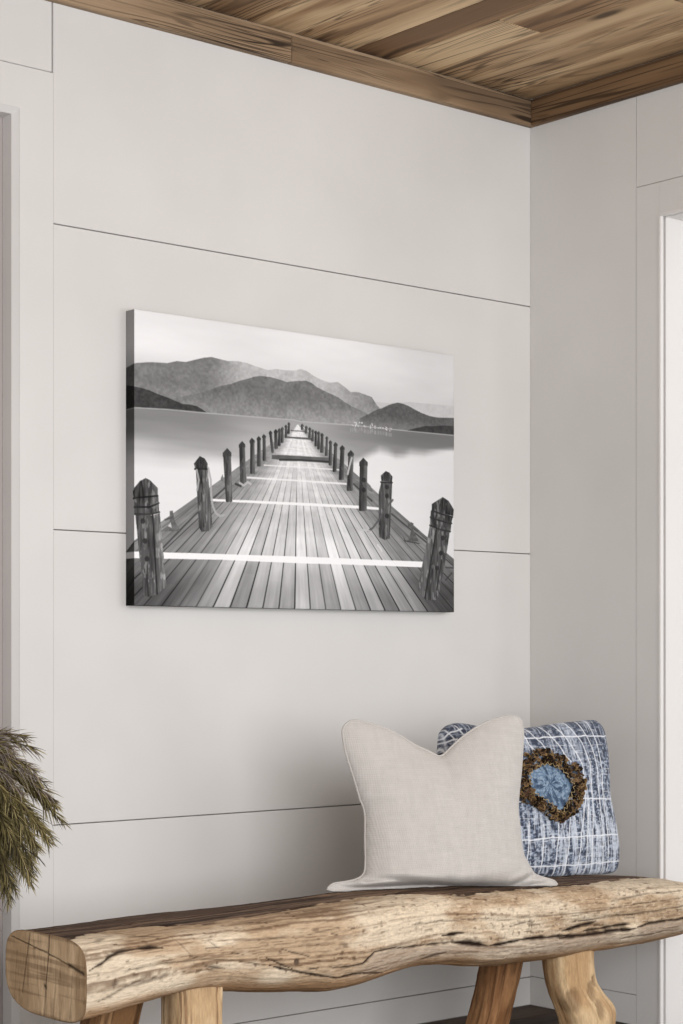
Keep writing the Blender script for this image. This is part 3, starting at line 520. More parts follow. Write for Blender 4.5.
canvas = empty('canvas_picture', (-1.432, -.0005, 1.1565))
tag(canvas, 'black and white canvas print of a wooden pier on a lake, on the white wall', 'picture')
# front and wrapped edges in one sheet: the border columns and rows fold back to the wall
nu, nv, ns = 760, 512, 12
def axis_pos(n, length):
    s = np.concatenate([-np.linspace(CD, CD / ns, ns), np.linspace(0, length, n), length + np.linspace(CD / ns, CD, ns)])
    return s
su, sv = axis_pos(nu, CW), axis_pos(nv, CH)
SU, SV = np.meshgrid(su, sv, indexing='ij')
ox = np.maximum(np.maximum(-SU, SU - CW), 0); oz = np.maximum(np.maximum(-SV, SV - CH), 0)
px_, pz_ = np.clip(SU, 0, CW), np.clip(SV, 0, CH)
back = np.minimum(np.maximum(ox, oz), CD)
py_ = -CD + back
rim = .0016 * np.exp(-np.minimum(np.minimum(px_, CW - px_), np.minimum(pz_, CH - pz_)) / .002) * (back < 1e-6)
py_ = py_ + rim
g = sample(SU, SV)
g = np.where((ox > 0) & (oz > 0), 60, g); g = np.where(back > 1e-6, np.maximum(g - 62, 0) * .78 + 6, g)      # side shade is put into the tones of the wrapped margin
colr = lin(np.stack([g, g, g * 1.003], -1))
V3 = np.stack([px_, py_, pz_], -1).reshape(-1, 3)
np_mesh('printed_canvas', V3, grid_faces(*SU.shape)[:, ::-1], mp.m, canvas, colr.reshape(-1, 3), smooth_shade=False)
bm = bmesh.new()
bm_box(bm, .004, CW - .004, -.03, -.0005, .004, .044); bm_box(bm, .004, CW - .004, -.03, -.0005, CH - .044, CH - .004)
bm_box(bm, .004, .044, -.03, -.0005, .0445, CH - .0445); bm_box(bm, CW - .044, CW - .004, -.03, -.0005, .0445, CH - .0445)
build('stretcher_frame', bm, paint('raw_pine', (190, 160, 120)), canvas)

# ------------------------------------------------------------------ the log bench
bench = empty('log_bench', (-1.0, -.58, 0))
tag(bench, 'rustic bench of a thick weathered log slab on four wooden legs, two cushions on it', 'bench')
BO = np.array([-1.0, -.58, 0])
X_ = [-2.012, -1.96, -1.88, -1.81, -1.74, -1.665, -1.55, -1.43, -1.335, -1.195, -1.10, -1.02, -.90, -.78, -.66, -.54, -.42, -.30, -.20, -.13, -.08, -.05]
YB = [-.419, -.42, -.425, -.43, -.43, -.432, -.436, -.44, -.44, -.44, -.44, -.44, -.43, -.42, -.415, -.415, -.415, -.42, -.43, -.45, -.475, -.52]
YF = [-.729, -.731, -.735, -.735, -.735, -.737, -.74, -.743, -.745, -.745, -.745, -.748, -.757, -.76, -.76, -.76, -.76, -.76, -.757, -.745, -.725, -.68]
ZT = [.4692, .470, .470, .470, .470, .471, .474, .477, .478, .480, .480, .478, .474, .471, .468, .463, .458, .452, .445, .437, .425, .405]
ZB = [.2995, .304, .318, .326, .328, .320, .303, .288, .280, .293, .308, .306, .292, .282, .278, .283, .284, .286, .291, .298, .31, .33]
NS, NM = 940, 300
xs = np.linspace(X_[0], X_[-1], NS)
def spl(vals):
    p = resample(np.stack([X_, vals], -1), 600); return np.interp(xs, p[:, 0], p[:, 1])
yb, yf, zt, zb = map(spl, (YB, YF, ZT, ZB))
th = np.linspace(0, 2 * PI, NM, endpoint=False)
n_top, n_bot = 4.2, 2.7
cth, sth = np.cos(th), np.sin(th)
# spread the points evenly round the outline
def section(cc, ss):
    n = np.where(ss > 0, n_top, n_bot)
    return np.sign(cc) * np.abs(cc) ** (2 / n), np.sign(ss) * np.abs(ss) ** (2 / n)
tt = np.linspace(0, 2 * PI, 4001); a_, b_ = section(np.cos(tt), np.sin(tt))
al = np.concatenate([[0], np.cumsum(np.hypot(np.diff(a_) * .155, np.diff(b_) * .085))])
th = np.interp(np.linspace(0, al[-1], NM, endpoint=False), al, tt)
cth_, sth_ = np.cos(th), np.sin(th)
ea, eb = section(cth_, sth_)
yc, hy, zc, hz_ = (yb + yf) / 2, (yb - yf) / 2, (zt + zb) / 2, (zt - zb) / 2
XX = np.repeat(xs[:, None], NM, 1)
boxy = (1 - smooth(-1.98, -1.62, xs))[:, None]          # the sawn end is squarer below
eb_ = np.where(sth_ < 0, np.sign(sth_) * np.abs(sth_) ** (2 / 4.6), eb)[None]; ea_ = np.where((sth_ < 0) & (cth_ < 0), np.sign(cth_) * np.abs(cth_) ** (2 / 4.6), ea)[None]
YY = yc[:, None] + hy[:, None] * (ea[None] * (1 - boxy) + ea_ * boxy)
ZZ = zc[:, None] + hz_[:, None] * (eb[None] * (1 - boxy) + np.where(cth_[None] < 0, eb_, eb[None]) * boxy)
nrm = np.stack([ea / .155 * np.abs(ea) ** 1.0, eb / .085 * np.abs(eb) ** 1.0], -1); nrm /= np.linalg.norm(nrm, axis=1, keepdims=True) + 1e-9
front = smooth(.15, .6, -nrm[:, 0])[None] * np.ones_like(XX)
topf = smooth(.35, .8, nrm[:, 1])[None] * np.ones_like(XX)
gz = (ZZ - zb[:, None]) / (zt - zb)[:, None]
gy = (YY - yf[:, None]) / (yb - yf)[:, None]
per = np.linspace(0, al[-1], NM, endpoint=False)[None] * np.ones_like(XX)
wob = fbm(XX * 5, per * 8, seed=2) - .5
calm = 1 - smooth(-1.45, -1.0, XX)                       # the left half is smoother, the right half flakes
grain = fbm(XX * 1.5 + 9, (gz + .16 * wob) * 26, gy * 6, seed=4, octaves=5, gain=.62) * (.45 + .55 * calm) + fbm(XX * 3.2 + 9, (gz + .2 * wob) * 24, gy * 14, seed=44, octaves=5, gain=.6) * (.55 - .55 * calm)
fibre = fbm(XX * 7, (gz + .12 * wob) * 90, gy * 40, seed=6, octaves=3)
blotch = fbm(XX * 7, gz * 3.2, gy * 3, seed=8, octaves=4)
pits = fbm(XX * 60, gz * 24, gy * 30, seed=12, octaves=2)
tan, pale, brn, org = lin((186, 161, 132)), lin((220, 203, 178)), lin((108, 82, 60)), lin((178, 138, 98))
C_ = mix(mix(tan, pale, smooth(.42, .62, blotch)), brn, .75 * smooth(.55, .70, grain))
C_ = mix(C_, brn, .5 * smooth(.56, .66, fibre))
C_ = mix(C_, pale, .5 * smooth(.56, .70, fibre) * smooth(.4, .6, blotch))
crk = fbm(XX * 9, (gz + .2 * wob) * 46, gy * 30, seed=61, octaves=4, gain=.65)
C_ = mix(C_, brn * .45, .75 * (1 - .6 * calm) * smooth(.66, .74, crk) * smooth(.42, .58, fbm(XX * 5, gz * 6, seed=63)))
spk_ = fbm(XX * 170, gz * 40, gy * 60, seed=64, octaves=2)
C_ = mix(C_, brn * .8, .35 * (1 - .8 * calm) * smooth(.66, .74, spk_)); C_ = mix(C_, pale * 1.05, .4 * (1 - .8 * calm) * smooth(.64, .72, fbm(XX * 90, gz * 40, gy * 60, seed=65, octaves=2)))
C_ = mix(C_, brn * .7, .75 * smooth(.70, .80, pits) * smooth(.35, .6, grain))
C_ = mix(C_, org, .75 * (1 - smooth(.10, .26, gz + .08 * wob)))
# grey weathered band below the long split
spl_pts = np.array([p for kk in (12, 13, 14, 15, 18) for p in CRACKS[kk][2]])
zsplit = np.interp(xs, spl_pts[:, 0], spl_pts[:, 1])
grey = lin((178, 162, 146))
gb = smooth(.0, .006, zsplit[:, None] - ZZ + .006 * wob) * smooth(.10, .28, gz) * smooth(-1.36, -1.27, XX) * front
C_ = mix(C_, mix(mix(grey, pale, .5 * smooth(.5, .65, blotch)), brn, .7 * smooth(.52, .68, fibre)), .62 * gb)
disp = .010 * wob + .006 * (blotch - .5) + (.0035 + .004 * (1 - calm)) * (grain - .5) + .0012 * (fibre - .5) - .002 * smooth(.66, .74, crk)
# weathered dark top
EX = [-2.02, -1.95, -1.88, -1.79, -1.69, -1.57, -1.38, -1.18, -1.09, -.95, -.79, -.60, -.50, -.38, -.20, -.03]
EY = [-.66, -.63, -.60, -.61, -.66, -.65, -.632, -.615, -.64, -.69, -.685, -.665, -.67, -.65, -.61, -.56]
ye = np.interp(xs, EX, EY)[:, None] + .012 * (fbm(XX * 22, XX * 0, seed=15) - .5) + .02 * (fbm(XX * 6, XX * 0, seed=16) - .5)
tg = fbm(XX * 2.5, (YY + .02 * wob) * 70, seed=18, octaves=4, gain=.6)
dkt = mix(mix(lin((84, 66, 54)), lin((128, 106, 88)), smooth(.42, .62, tg)), lin((40, 30, 24)), .8 * smooth(.60, .70, fbm(XX * 3, YY * 90, seed=19, octaves=3)))
isup = smooth(.55, .75, gz)
tm = smooth(-.004, .004, YY - ye) * isup
C_ = mix(C_, dkt, tm)
rimm = np.exp(-((YY - ye) / .008) ** 2) * isup * smooth(.35, .55, fbm(XX * 40, YY * 60, seed=23, octaves=2))
C_ = mix(C_, lin((48, 36, 28)), .75 * rimm)
disp = disp - .004 * rimm * (1 - 0 * tm)
# splits and cracks on the front
wz_ = .0035 * (fbm(XX * 28, ZZ * 28, seed=27, octaves=3) - .5)
for w_, d_, pts in CRACKS:
    pts = np.array(pts); x0, x1 = pts[:, 0].min() - .02, pts[:, 0].max() + .02
    i0, i1 = np.searchsorted(xs, x0), np.searchsorted(xs, x1)
    if i1 <= i0: continue
    d = seg_dist(XX[i0:i1], ZZ[i0:i1] + wz_[i0:i1], pts)
    hw = w_ * .00150 * (.35 + 1.3 * fbm(XX[i0:i1] * 45, ZZ[i0:i1] * 30, seed=67, octaves=2)) * (.25 + .75 * np.minimum(smooth(pts[:, 0].min() - .004, pts[:, 0].min() + .03, XX[i0:i1]), 1 - smooth(pts[:, 0].max() - .03, pts[:, 0].max() + .004, XX[i0:i1])))
    k = np.exp(-(d / hw) ** 2) * d_ * smooth(.05, .35, front[i0:i1])
    C_[i0:i1] = mix(C_[i0:i1], lin((42, 30, 22)), np.clip(k * 1.35, 0, 1))
    disp[i0:i1] -= .0045 * k * min(1, w_ / 1.8)
pd = np.hypot(XX - PEG[0], ZZ - PEG[1])
C_ = mix(C_, lin((92, 76, 62)), (1 - smooth(.0060, .0085, pd)) * smooth(.1, .4, front)); disp -= .0015 * (1 - smooth(.0055, .0075, pd)) * front
# broken step in the front face near the right-hand end
stp = smooth(-.004, .004, (XX + .375)) * smooth(.0, .01, ZZ - zsplit[:, None]) * (1 - smooth(.040, .055, ZZ - zsplit[:, None])) * front
disp -= .007 * (1 - stp) * smooth(-.72, -.60, XX) * (1 - smooth(-.3735, -.3675, XX)) * (1 - smooth(.03, .05, ZZ - zsplit[:, None])) * smooth(.0, .006, ZZ - zsplit[:, None]) * front
fade = smooth(0, .01, xs - xs[0])[:, None]
disp = disp * (.25 + .75 * fade)
YY = YY + nrm[None, :, 0] * disp; ZZ = ZZ + nrm[None, :, 1] * disp
VB = np.stack([XX, YY, ZZ], -1)
fcs = grid_faces(NS, NM, True)
# close the far end
cen = VB[-1].mean(0); caps = []; vv = [VB.reshape(-1, 3)]; cc = [C_.reshape(-1, 3)]
off = NS * NM; prev = np.arange(NM) + (NS - 1) * NM
for r in (.8, .55, .3, .08):
    ring = cen + (VB[-1] - cen) * r; ring[:, 0] += .012 * (1 - r)
    vv.append(ring); cc.append(np.repeat(org[None] * .9, NM, 0)); cur = off + np.arange(NM); off += NM
    caps.append(np.stack([prev, cur, np.roll(cur, -1), np.roll(prev, -1)], -1)); prev = cur
VA, CA = np.vstack(vv), np.vstack(cc)
np_mesh('seat', VA - BO, np.vstack([fcs] + caps)[:, ::-1], M['log'], bench, CA)
# sawn end
ring = VB[0]; cen = ring.mean(0); NR = 70
rr = np.linspace(1.0, .01, NR)
EV = cen + (ring[None] - cen) * rr[:, None, None]
EV[..., 0] = ring[:, 0] - .0004 - .0022 * smooth(1.0, .985, rr)[:, None]
ey, ez = EV[..., 1], EV[..., 2]
eg = fbm(ey * 34, ez * 5, seed=51, octaves=4); saw = fbm(ey * 6, ez * 120, seed=53, octaves=3); ev = fbm(ey * 160, ez * 16, seed=55, octaves=3)
EC = mix(mix(lin((176, 148, 114)), lin((212, 184, 148)), smooth(.3, .7, eg)), lin((126, 98, 72)), .5 * smooth(.50, .68, saw) + .3 * smooth(.55, .7, ev))
EC = mix(EC, lin((100, 74, 50)), .6 * smooth(.95, 1.0, rr[:, None] + .03 * (eg - .5)))
for w_, d_, pts in END_CRACKS:
    k = np.exp(-(seg_dist(ey, ez + .003 * (ev - .5), np.array(pts)) / (w_ * .0013)) ** 2) * d_
    EC = mix(EC, lin((40, 28, 20)), np.clip(k, 0, 1)); EV[..., 0] += .003 * k
eo = np_mesh('end_grain', EV.reshape(-1, 3) - BO, grid_faces(NR, NM, True), M['leg'], bench, EC.reshape(-1, 3))
eo['label'] = 'sawn end grain with drying cracks'

def leg(rings, base, dark, lite, seed, nexp=2.4, rough=.004, marks=(), vein=.8):
    """rings: (x, y, z, rx, ry) from the top down."""
    r = resample(rings, 150); na = 90
    t = np.linspace(0, 2 * PI, na, endpoint=False)
    c, s = np.cos(t), np.sin(t)
    c, s = np.sign(c) * np.abs(c) ** (2 / nexp), np.sign(s) * np.abs(s) ** (2 / nexp)
    A = np.repeat(t[None], 150, 0); Zr = np.repeat(r[:, 2:3], na, 1)
    ca, sa = np.cos(A), np.sin(A)
    n1 = fbm(ca * 2.2 + seed, sa * 2.2, Zr * 9, seed=seed, octaves=4); n2 = fbm(ca * 13, sa * 13 + seed, Zr * 7, seed=seed + 3, octaves=4, gain=.6)
    bump = rough * 3 * (n1 - .5) + rough * (n2 - .5)
    P = np.stack([r[:, 0:1] + (r[:, 3:4] + bump) * c, r[:, 1:2] + (r[:, 4:5] + bump) * s, Zr], -1)
    C = mix(mix(lin(base), lin(lite), smooth(.42, .65, n1)), lin(dark), vein * smooth(.50, .70, n2))
    for (mx, mz, mr) in marks:
        d = np.hypot(P[..., 0] - mx, (P[..., 2] - mz) * .55) + .01 * (n2 - .5)
        k = (1 - smooth(mr * .5, mr, d)) * (P[..., 1] < r[:, 1:2])
        C = mix(C, lin(dark) * .6, .6 * k); P[..., 1] += .006 * k
    cap = [P[0].mean(0), P[-1].mean(0)]
    V = np.vstack([P.reshape(-1, 3), cap]); CC = np.vstack([C.reshape(-1, 3), lin(base)[None], lin(base)[None]])
    f = grid_faces(150, na, True)
    j = np.arange(na); j2 = (j + 1) % na; nn = 150 * na
    f = np.vstack([f, np.stack([j, j2, np.full(na, nn), np.full(na, nn)], -1), np.stack([149 * na + j2, 149 * na + j, np.full(na, nn + 1), np.full(na, nn + 1)], -1)])
    me = np_mesh('leg', V - BO, f[:-2 * na], M['leg'], bench, CC)
    return me
leg([(-1.800, -.525, .355, .060, .05), (-1.812, -.51, .27, .060, .05), (-1.83, -.48, .13, .056, .048), (-1.85, -.45, .0, .052, .045)], (140, 104, 70), (84, 58, 38), (176, 138, 98), 61, 3.2)
leg([(-1.712, -.665, .375, .058, .042), (-1.712, -.667, .28, .058, .042), (-1.712, -.67, .14, .058, .042), (-1.712, -.675, .0, .056, .04)], (190, 160, 122), (122, 90, 62), (220, 196, 160), 71, 5)
leg([(-.630, -.525, .35, .048, .045), (-.642, -.51, .25, .048, .045), (-.665, -.49, .11, .046, .045), (-.705, -.465, .0, .050, .044)], (128, 90, 58), (76, 52, 34), (160, 118, 80), 81, 3.6)
leg([(-.556, -.665, .36, .072, .055), (-.554, -.662, .29, .070, .055), (-.546, -.66, .23, .067, .055), (-.530, -.665, .19, .072, .058), (-.508, -.675, .15, .080, .062), (-.502, -.68, .11, .075, .06), (-.505, -.675, .05, .070, .06), (-.508, -.672, .0, .072, .06)], (188, 154, 114), (132, 98, 66), (212, 184, 144), 91, 2.3, .004, vein=.35,
    marks=[(-.585, .178, .022), (-.53, .20, .017), (-.515, .155, .018), (-.44, .165, .014), (-.515, .225, .010), (-.425, .13, .012)])

# ------------------------------------------------------------------ cushions
def bench_top(x, y):
    """height of the log's upper side; low where there is no log."""
    fx = np.clip((x - xs[0]) / (xs[-1] - xs[0]) * (NS - 1), 0, NS - 1); out = np.full(x.shape, -1.0)
    gy_ = np.linspace(-.80, -.38, 180)
    return HM[np.round(fx).astype(int), np.clip(np.round((y + .80) / .42 * 179), 0, 179).astype(int)]
HM = np.full((NS, 180), -1.0)
for i_ in range(NS):
    up_ = (ZZ[i_] > (zt[i_] + zb[i_]) / 2); o_ = np.argsort(YY[i_][up_])
    HM[i_] = np.interp(np.linspace(-.80, -.38, 180), YY[i_][up_][o_], ZZ[i_][up_][o_], left=-1, right=-1)
from numpy.lib.stride_tricks import sliding_window_view
HM = sliding_window_view(np.pad(HM, 2, mode='edge'), (5, 5)).max((2, 3))
def settle(V, gap=.0015):
    h = bench_top(V[..., 0], V[..., 1]) + gap
    V[..., 2] = np.where((V[..., 0] > xs[0]) & (V[..., 0] < xs[-1]) & (V[..., 1] > -.80) & (V[..., 1] < -.38), np.maximum(V[..., 2], h), V[..., 2])
    return V

def cushion_surface(curves, plane, T, n, edge_pow, seed, creases=(), crease_depth=.006, wr=.003, low=.42, hem=0):
    L_, R_, B_, T_ = (resample(curves[k], n) for k in ('left', 'right', 'bottom', 'top'))
    s = np.linspace(0, 1, n); S, TT = np.meshgrid(s, s, indexing='ij')      # S across, TT up
    P = ((1 - S)[..., None] * L_[None] + S[..., None] * R_[None] + (1 - TT)[..., None] * B_[:, None] + TT[..., None] * T_[:, None]
         - ((1 - S) * (1 - TT))[..., None] * B_[0] - (S * (1 - TT))[..., None] * B_[-1] - ((1 - S) * TT)[..., None] * T_[0] - (S * TT)[..., None] * T_[-1])
    f = lambda q, e: np.clip(1 - np.abs(2 * q - 1) ** 2.3, 0, 1) ** e
    warp = TT ** (math.log(.5) / math.log(low))
    t = T * f(S, edge_pow) * (f(warp, edge_pow) if not hem else smooth(hem, hem + .20, TT) ** .75 * (1 - TT ** 2.6) ** .75 * 1.0 + .05 * f(TT, .5))
    wrk = .8 * (fbm(P[..., 0] * 6 + P[..., 1] * 3, P[..., 1] * 6, seed=seed, octaves=2) - .5) + .5 * (fbm(P[..., 0] * 14, P[..., 1] * 12, seed=seed + 1, octaves=3) - .5)
    inner = smooth(0, .12, np.minimum(np.minimum(S, 1 - S), np.minimum(TT, 1 - TT)))
    front = t + wr * 4 * wrk * inner
    for q in creases:
        d = seg_dist(P[..., 0], P[..., 1], q)
        front = front - crease_depth * np.exp(-(d / .007) ** 2) * (t > 0) + crease_depth * .5 * np.exp(-((d - .016) / .009) ** 2) * (t > 0)
    front = np.where((S == 0) | (S == 1) | (TT == 0) | (TT == 1), 0, np.maximum(front, .0015))
    O, u, v, w = (np.array(a) for a in plane)
    to3 = lambda off: O + P[..., :1] * u + P[..., 1:] * v - off[..., None] * w
    return P, S, TT, settle(to3(front)), settle(to3(-(t * .92 + .0015 * (t > 0)))), (O, u, v, w), front

def cushion_mesh(name, F, Bk, mat, parent, colF, colB, org):
    n = F.shape[0]
    idf = np.arange(n * n).reshape(n, n)
    inner = np.zeros((n, n), bool); inner[1:-1, 1:-1] = True
    idb = idf.copy(); idb[inner] = n * n + np.arange(inner.sum())
    V = np.vstack([F.reshape(-1, 3), Bk[inner]]); C = np.vstack([colF.reshape(-1, 3), colB[inner]])
    q = lambda ids: np.stack([ids[:-1, :-1], ids[1:, :-1], ids[1:, 1:], ids[:-1, 1:]], -1).reshape(-1, 4)
    return np_mesh(name, V - np.array(org), np.vstack([q(idf), q(idb)[:, ::-1]]), mat, parent, C)

def cloth(name, scale, strength, rough=.9):
    m = N(name); c = m.attr('Col')
    v = m.coord((1, 1, 1))
    wx = m.add('ShaderNodeTexWave', wave_type='BANDS', bands_direction='X'); wz = m.add('ShaderNodeTexWave', wave_type='BANDS', bands_direction='Z')
    for k in (wx, wz):
        k.inputs['Scale'].default_value = scale; k.inputs['Distortion'].default_value = 2.2; k.inputs['Detail'].default_value = 2; k.inputs['Detail Scale'].default_value = 1.5
        m.l(v, k.inputs['Vector'])
    h = m.math('ADD', wx.outputs['Fac'], wz.outputs['Fac'])
    n = m.noise(m.coord((1, 1, .35)), 330, 3, .6)
    sl = m.math('ADD', m.math('MULTIPLY', h, .5), n)
    g = m.ramp(sl, [(.45, (.90,) * 3 + (1,)), (1.0, (1.05,) * 3 + (1,))])
    m.col(m.mixc(1.0, c, g, 'MULTIPLY')); m.rough(rough, .1)
    m.b.inputs['Sheen Weight'].default_value = .15
    m.bump(sl, strength, .0012)
    return m.m
M['linen'] = cloth('oatmeal_linen', 75, .35)
M['denim'] = cloth('printed_cotton', 110, .2)

P, S, TT, F, Bk, WP, _ = cushion_surface(WHITE, WHITE_PLANE, .080, 240, .60, 5, WHITE_CREASES[:2], .008, .0044, .42, .035)
cush = empty('linen_cushion', WHITE_PLANE[0])
tag(cush, 'plain oatmeal linen cushion with chopped top standing at the middle of the log bench', 'cushion')
base = lin((190, 186, 181)); sl = fbm(P[..., 0] * 30, P[..., 1] * 160, seed=3, octaves=3); s2 = fbm(P[..., 0] * 160, P[..., 1] * 30, seed=4, octaves=3)
col = base * (.95 + .10 * sl[..., None]) * (.95 + .10 * s2[..., None])
cushion_mesh('cover', F, Bk, M['linen'], cush, col, col, WHITE_PLANE[0])
loop = np.vstack([F[:, 0], F[-1, 1:], F[::-1, -1][1:], F[0, ::-1][1:-1]])
tv, tf = tube(settle(loop[::2].copy(), .0045), .0028, 8, True)
np_mesh('piping', tv - np.array(WHITE_PLANE[0]), tf, M['linen'], cush, np.repeat((base * .98)[None], len(tv), 0))

P, S, TT, F, Bk, BP, off = cushion_surface(BLUE, BLUE_PLANE, .062, 330, .36, 9, (), 0, .0012, .47)
cush2 = empty('patterned_cushion', BLUE_PLANE[0])
tag(cush2, 'blue and white grid patterned cushion with ruffled brown patch, behind the plain linen cushion', 'cushion')
a, b = P[..., 0], P[..., 1]
den, midb, paleb, whit = lin((62, 68, 84)), lin((122, 134, 154)), lin((192, 200, 212)), lin((226, 229, 234))
vs = fbm(a * 95, b * 12, seed=13, octaves=3); hs = fbm(a * 130, b * 230, seed=14, octaves=3); ck = fbm(a * 210, b * 210, seed=15, octaves=2)
low = 1 - smooth(.17, .26, b)
bc = mix(mix(den, midb, smooth(.36, .62, hs)), paleb, smooth(.50, .66, vs) * (.45 + .5 * low))
bc = mix(bc, den * .7, .7 * smooth(.56, .68, ck) * (1 - .5 * smooth(.5, .66, vs)))
bc = mix(bc, paleb, .6 * smooth(.62, .70, hs))
bc = mix(bc, den, .5 * smooth(.28, .34, b) * (1 - smooth(.60, .72, vs)))
aw, bw = a + .006 * (fbm(a * 40, b * 40, seed=17) - .5), b + .006 * (fbm(a * 40, b * 40, seed=18) - .5)
for k in range(1, 46):          # thin pale threads between the broad lines
    a0 = a.min() + k * (a.max() - a.min()) / 46
    d = np.abs(aw + .05 * (b - .2) * (a - .05) / .2 - a0 - .004 * math.sin(k * 7.3))
    bc = mix(bc, whit, (.62 if k % 3 else .3) * (1 - smooth(.0005, .0018, d)) * smooth(.35, .55, fbm(a * 30, b * 60, seed=70 + k, octaves=2)))
for k in range(1, 40):
    d = np.abs(bw - k * .0105 - .003 * math.sin(k * 5.1 + 3))
    bc = mix(bc, (whit if k % 2 else den), .5 * (1 - smooth(.0004, .0015, d)) * smooth(.48, .62, fbm(a * 60, b * 30, seed=170 + k, octaves=2)))
for i, q in enumerate(BLUE_LINES):
    d = seg_dist(aw, bw, q)
    k = 1 - smooth(.0009, .0024, d)
    bc = mix(bc, whit, .9 * k)
cov = cushion_mesh('cover', F, Bk, M['denim'], cush2, bc, bc, BLUE_PLANE[0])
ctr = np.mean(PATCH_IN, axis=0)
def on_front(q, lift):
    """points of the cushion plane -> on its front surface, lifted towards the viewer."""
    q = np.asarray(q); n = F.shape[0]; out = []
    for p in q.reshape(-1, 2):
        i = np.argmin((a - p[0]) ** 2 + (b - p[1]) ** 2); out.append(off.reshape(-1)[i])
    o = np.array(out).reshape(q.shape[:-1]) + lift
    O, u, v, w = BP
    return O + q[..., :1] * u + q[..., 1:] * v - o[..., None] * w
patch_m = vertex_paint('appliqued_cloth', .85, .1, (1.0, .15, (400, 400, 400)), (.5, .001))
pin = resample(list(PATCH_IN) + [PATCH_IN[0]], 73)[:-1]; pout = resample(list(PATCH_OUT) + [PATCH_OUT[0]], 73)[:-1]
rs = np.linspace(.02, 1, 26)
Q = ctr + (pin[None] - ctr) * rs[:, None, None]
ang = np.arctan2(Q[..., 1] - ctr[1], Q[..., 0] - ctr[0]); rad = np.hypot(Q[..., 0] - ctr[0], Q[..., 1] - ctr[1])
spk = fbm(ang * 7, rad * 60, seed=22, octaves=3); sp2 = fbm(Q[..., 0] * 300, Q[..., 1] * 300, seed=23, octaves=2)
pc = mix(mix(lin((104, 126, 150)), lin((150, 168, 186)), smooth(.45, .7, sp2)), lin((50, 66, 90)), .85 * smooth(.50, .62, spk))
pv = on_front(Q, np.broadcast_to((.0035 + .004 * (1 - rs ** 4))[:, None] + .0015 * (spk - .5), Q.shape[:2]))
pch = np_mesh('flower_patch', pv.reshape(-1, 3) - np.array(BLUE_PLANE[0]), grid_faces(26, 72, True)[:, ::-1], patch_m, cush2, pc.reshape(-1, 3)); pch['label'] = 'blue flower-like patch with a ruffled rim'
# ruffle: many small curled petals between the inner and the outer outline
PV, PF, PC = [], [], []
cnt = 0
O, u, v, w = BP
for k in range(420):
    i = random.randrange(72); r = random.random() ** .8
    c0 = pin[i] * (1 - r) + pout[i] * r
    if (c0[0] < min(p[0] for p in PATCH_OUT) - .01): continue
    h0 = on_front(c0[None], .003 + .009 * random.random() * (1 - .6 * r))[0]
    sz = random.uniform(.0045, .0095); rot = random.uniform(0, 2 * PI)
    tilt = random.uniform(-.8, .8); tilt2 = random.uniform(-.8, .8)
    e1 = math.cos(rot) * u + math.sin(rot) * v; e2 = -math.sin(rot) * u + math.cos(rot) * v
    e1 = e1 - w * math.sin(tilt); e2 = e2 - w * math.sin(tilt2)
    m_ = 7; g1, g2 = np.meshgrid(np.linspace(-1, 1, m_), np.linspace(-1, 1, m_), indexing='ij')
    dd = np.maximum(np.abs(g1), np.abs(g2)); rr_ = np.hypot(g1, g2) + 1e-6
    x1, x2 = g1 * dd / rr_, g2 * dd / rr_
    an = np.arctan2(g2, g1)
    lift = .0022 * np.sin(an * 3 + rot) * dd ** 2 + .003 * dd ** 2
    pts = h0 + sz * (x1[..., None] * e1 + x2[..., None] * e2 * .8) - lift[..., None] * w
    hue = random.random()
    cb = lin((44, 34, 27)) if hue < .38 else lin((86, 66, 50)) if hue < .74 else lin((122, 98, 74)) if hue < .9 else lin((70, 78, 90))
    edge = lin((176, 146, 96)) if random.random() < .45 else cb * .6
    cc_ = mix(np.repeat(cb[None], m_ * m_, 0).reshape(m_, m_, 3), edge, smooth(.72, 1.0, dd) * .7)
    PV.append(pts.reshape(-1, 3)); PC.append(cc_.reshape(-1, 3)); PF.append(grid_faces(m_, m_) + cnt); cnt += m_ * m_
np_mesh('ruffle', np.vstack(PV) - np.array(BLUE_PLANE[0]), np.vstack(PF), patch_m, pch, np.vstack(PC))['label'] = 'brown ruffled ring'
zig = pin + (pin - ctr) * (.08 * np.sin(np.arange(72) * 2.1))[:, None]
tv, tf = tube(on_front(zig, .0125), .0011, 6, True)
np_mesh('gold_thread', tv - np.array(BLUE_PLANE[0]), tf, patch_m, pch, np.repeat(lin((176, 156, 118))[None], len(tv), 0))

# ------------------------------------------------------------------ evergreen shrub by the door
SH = np.array([-2.015, -.25, 0.0])
shrub = empty('evergreen_shrub', SH)
tag(shrub, 'bushy olive-brown long-needled evergreen branches at the door beside the bench', 'plant')
right = np.array([.7616, -.648, 0]); deep = np.array([.648, .7616, 0]); up = np.array([0, 0, 1.0])
K1 = 4.03 / 1868
def rel(px, py, d):
    px = px if px < -35 else -35 + (px + 35) * .92
    return right * ((px + 35) * K1) + deep * d + up * (1.03 - (py - 657) * K1)
tips = [(32, 738), (40, 750), (26, 748), (47, 768), (52, 782), (46, 776), (57, 796), (60, 808), (52, 806), (62, 824), (60, 832), (56, 836), (50, 842), (46, 852), (47, 846), (45, 862), (44, 872), (34, 866), (30, 878), (26, 872), (28, 888), (18, 884), (20, 892), (12, 898), (8, 908), (4, 918), (10, 888), (2, 900), (18, 760), (8, 752), (32, 790), (26, 806), (34, 822), (22, 836), (30, 846), (12, 820), (14, 850), (4, 870), (16, 868), (-4, 840), (4, 790), (-6, 764), (-12, 744), (-10, 900),
        (-40, 735), (-70, 742), (-95, 770), (-115, 800), (-120, 830), (-105, 860), (-85, 885), (-60, 905), (-35, 915), (-60, 780), (-75, 830), (-45, 860)]
rg = np.random.default_rng(3)
for k in range(22):          # inner and far-side branches fill the crown
    tips.append((rg.uniform(-112, 14), rg.uniform(770, 880)))
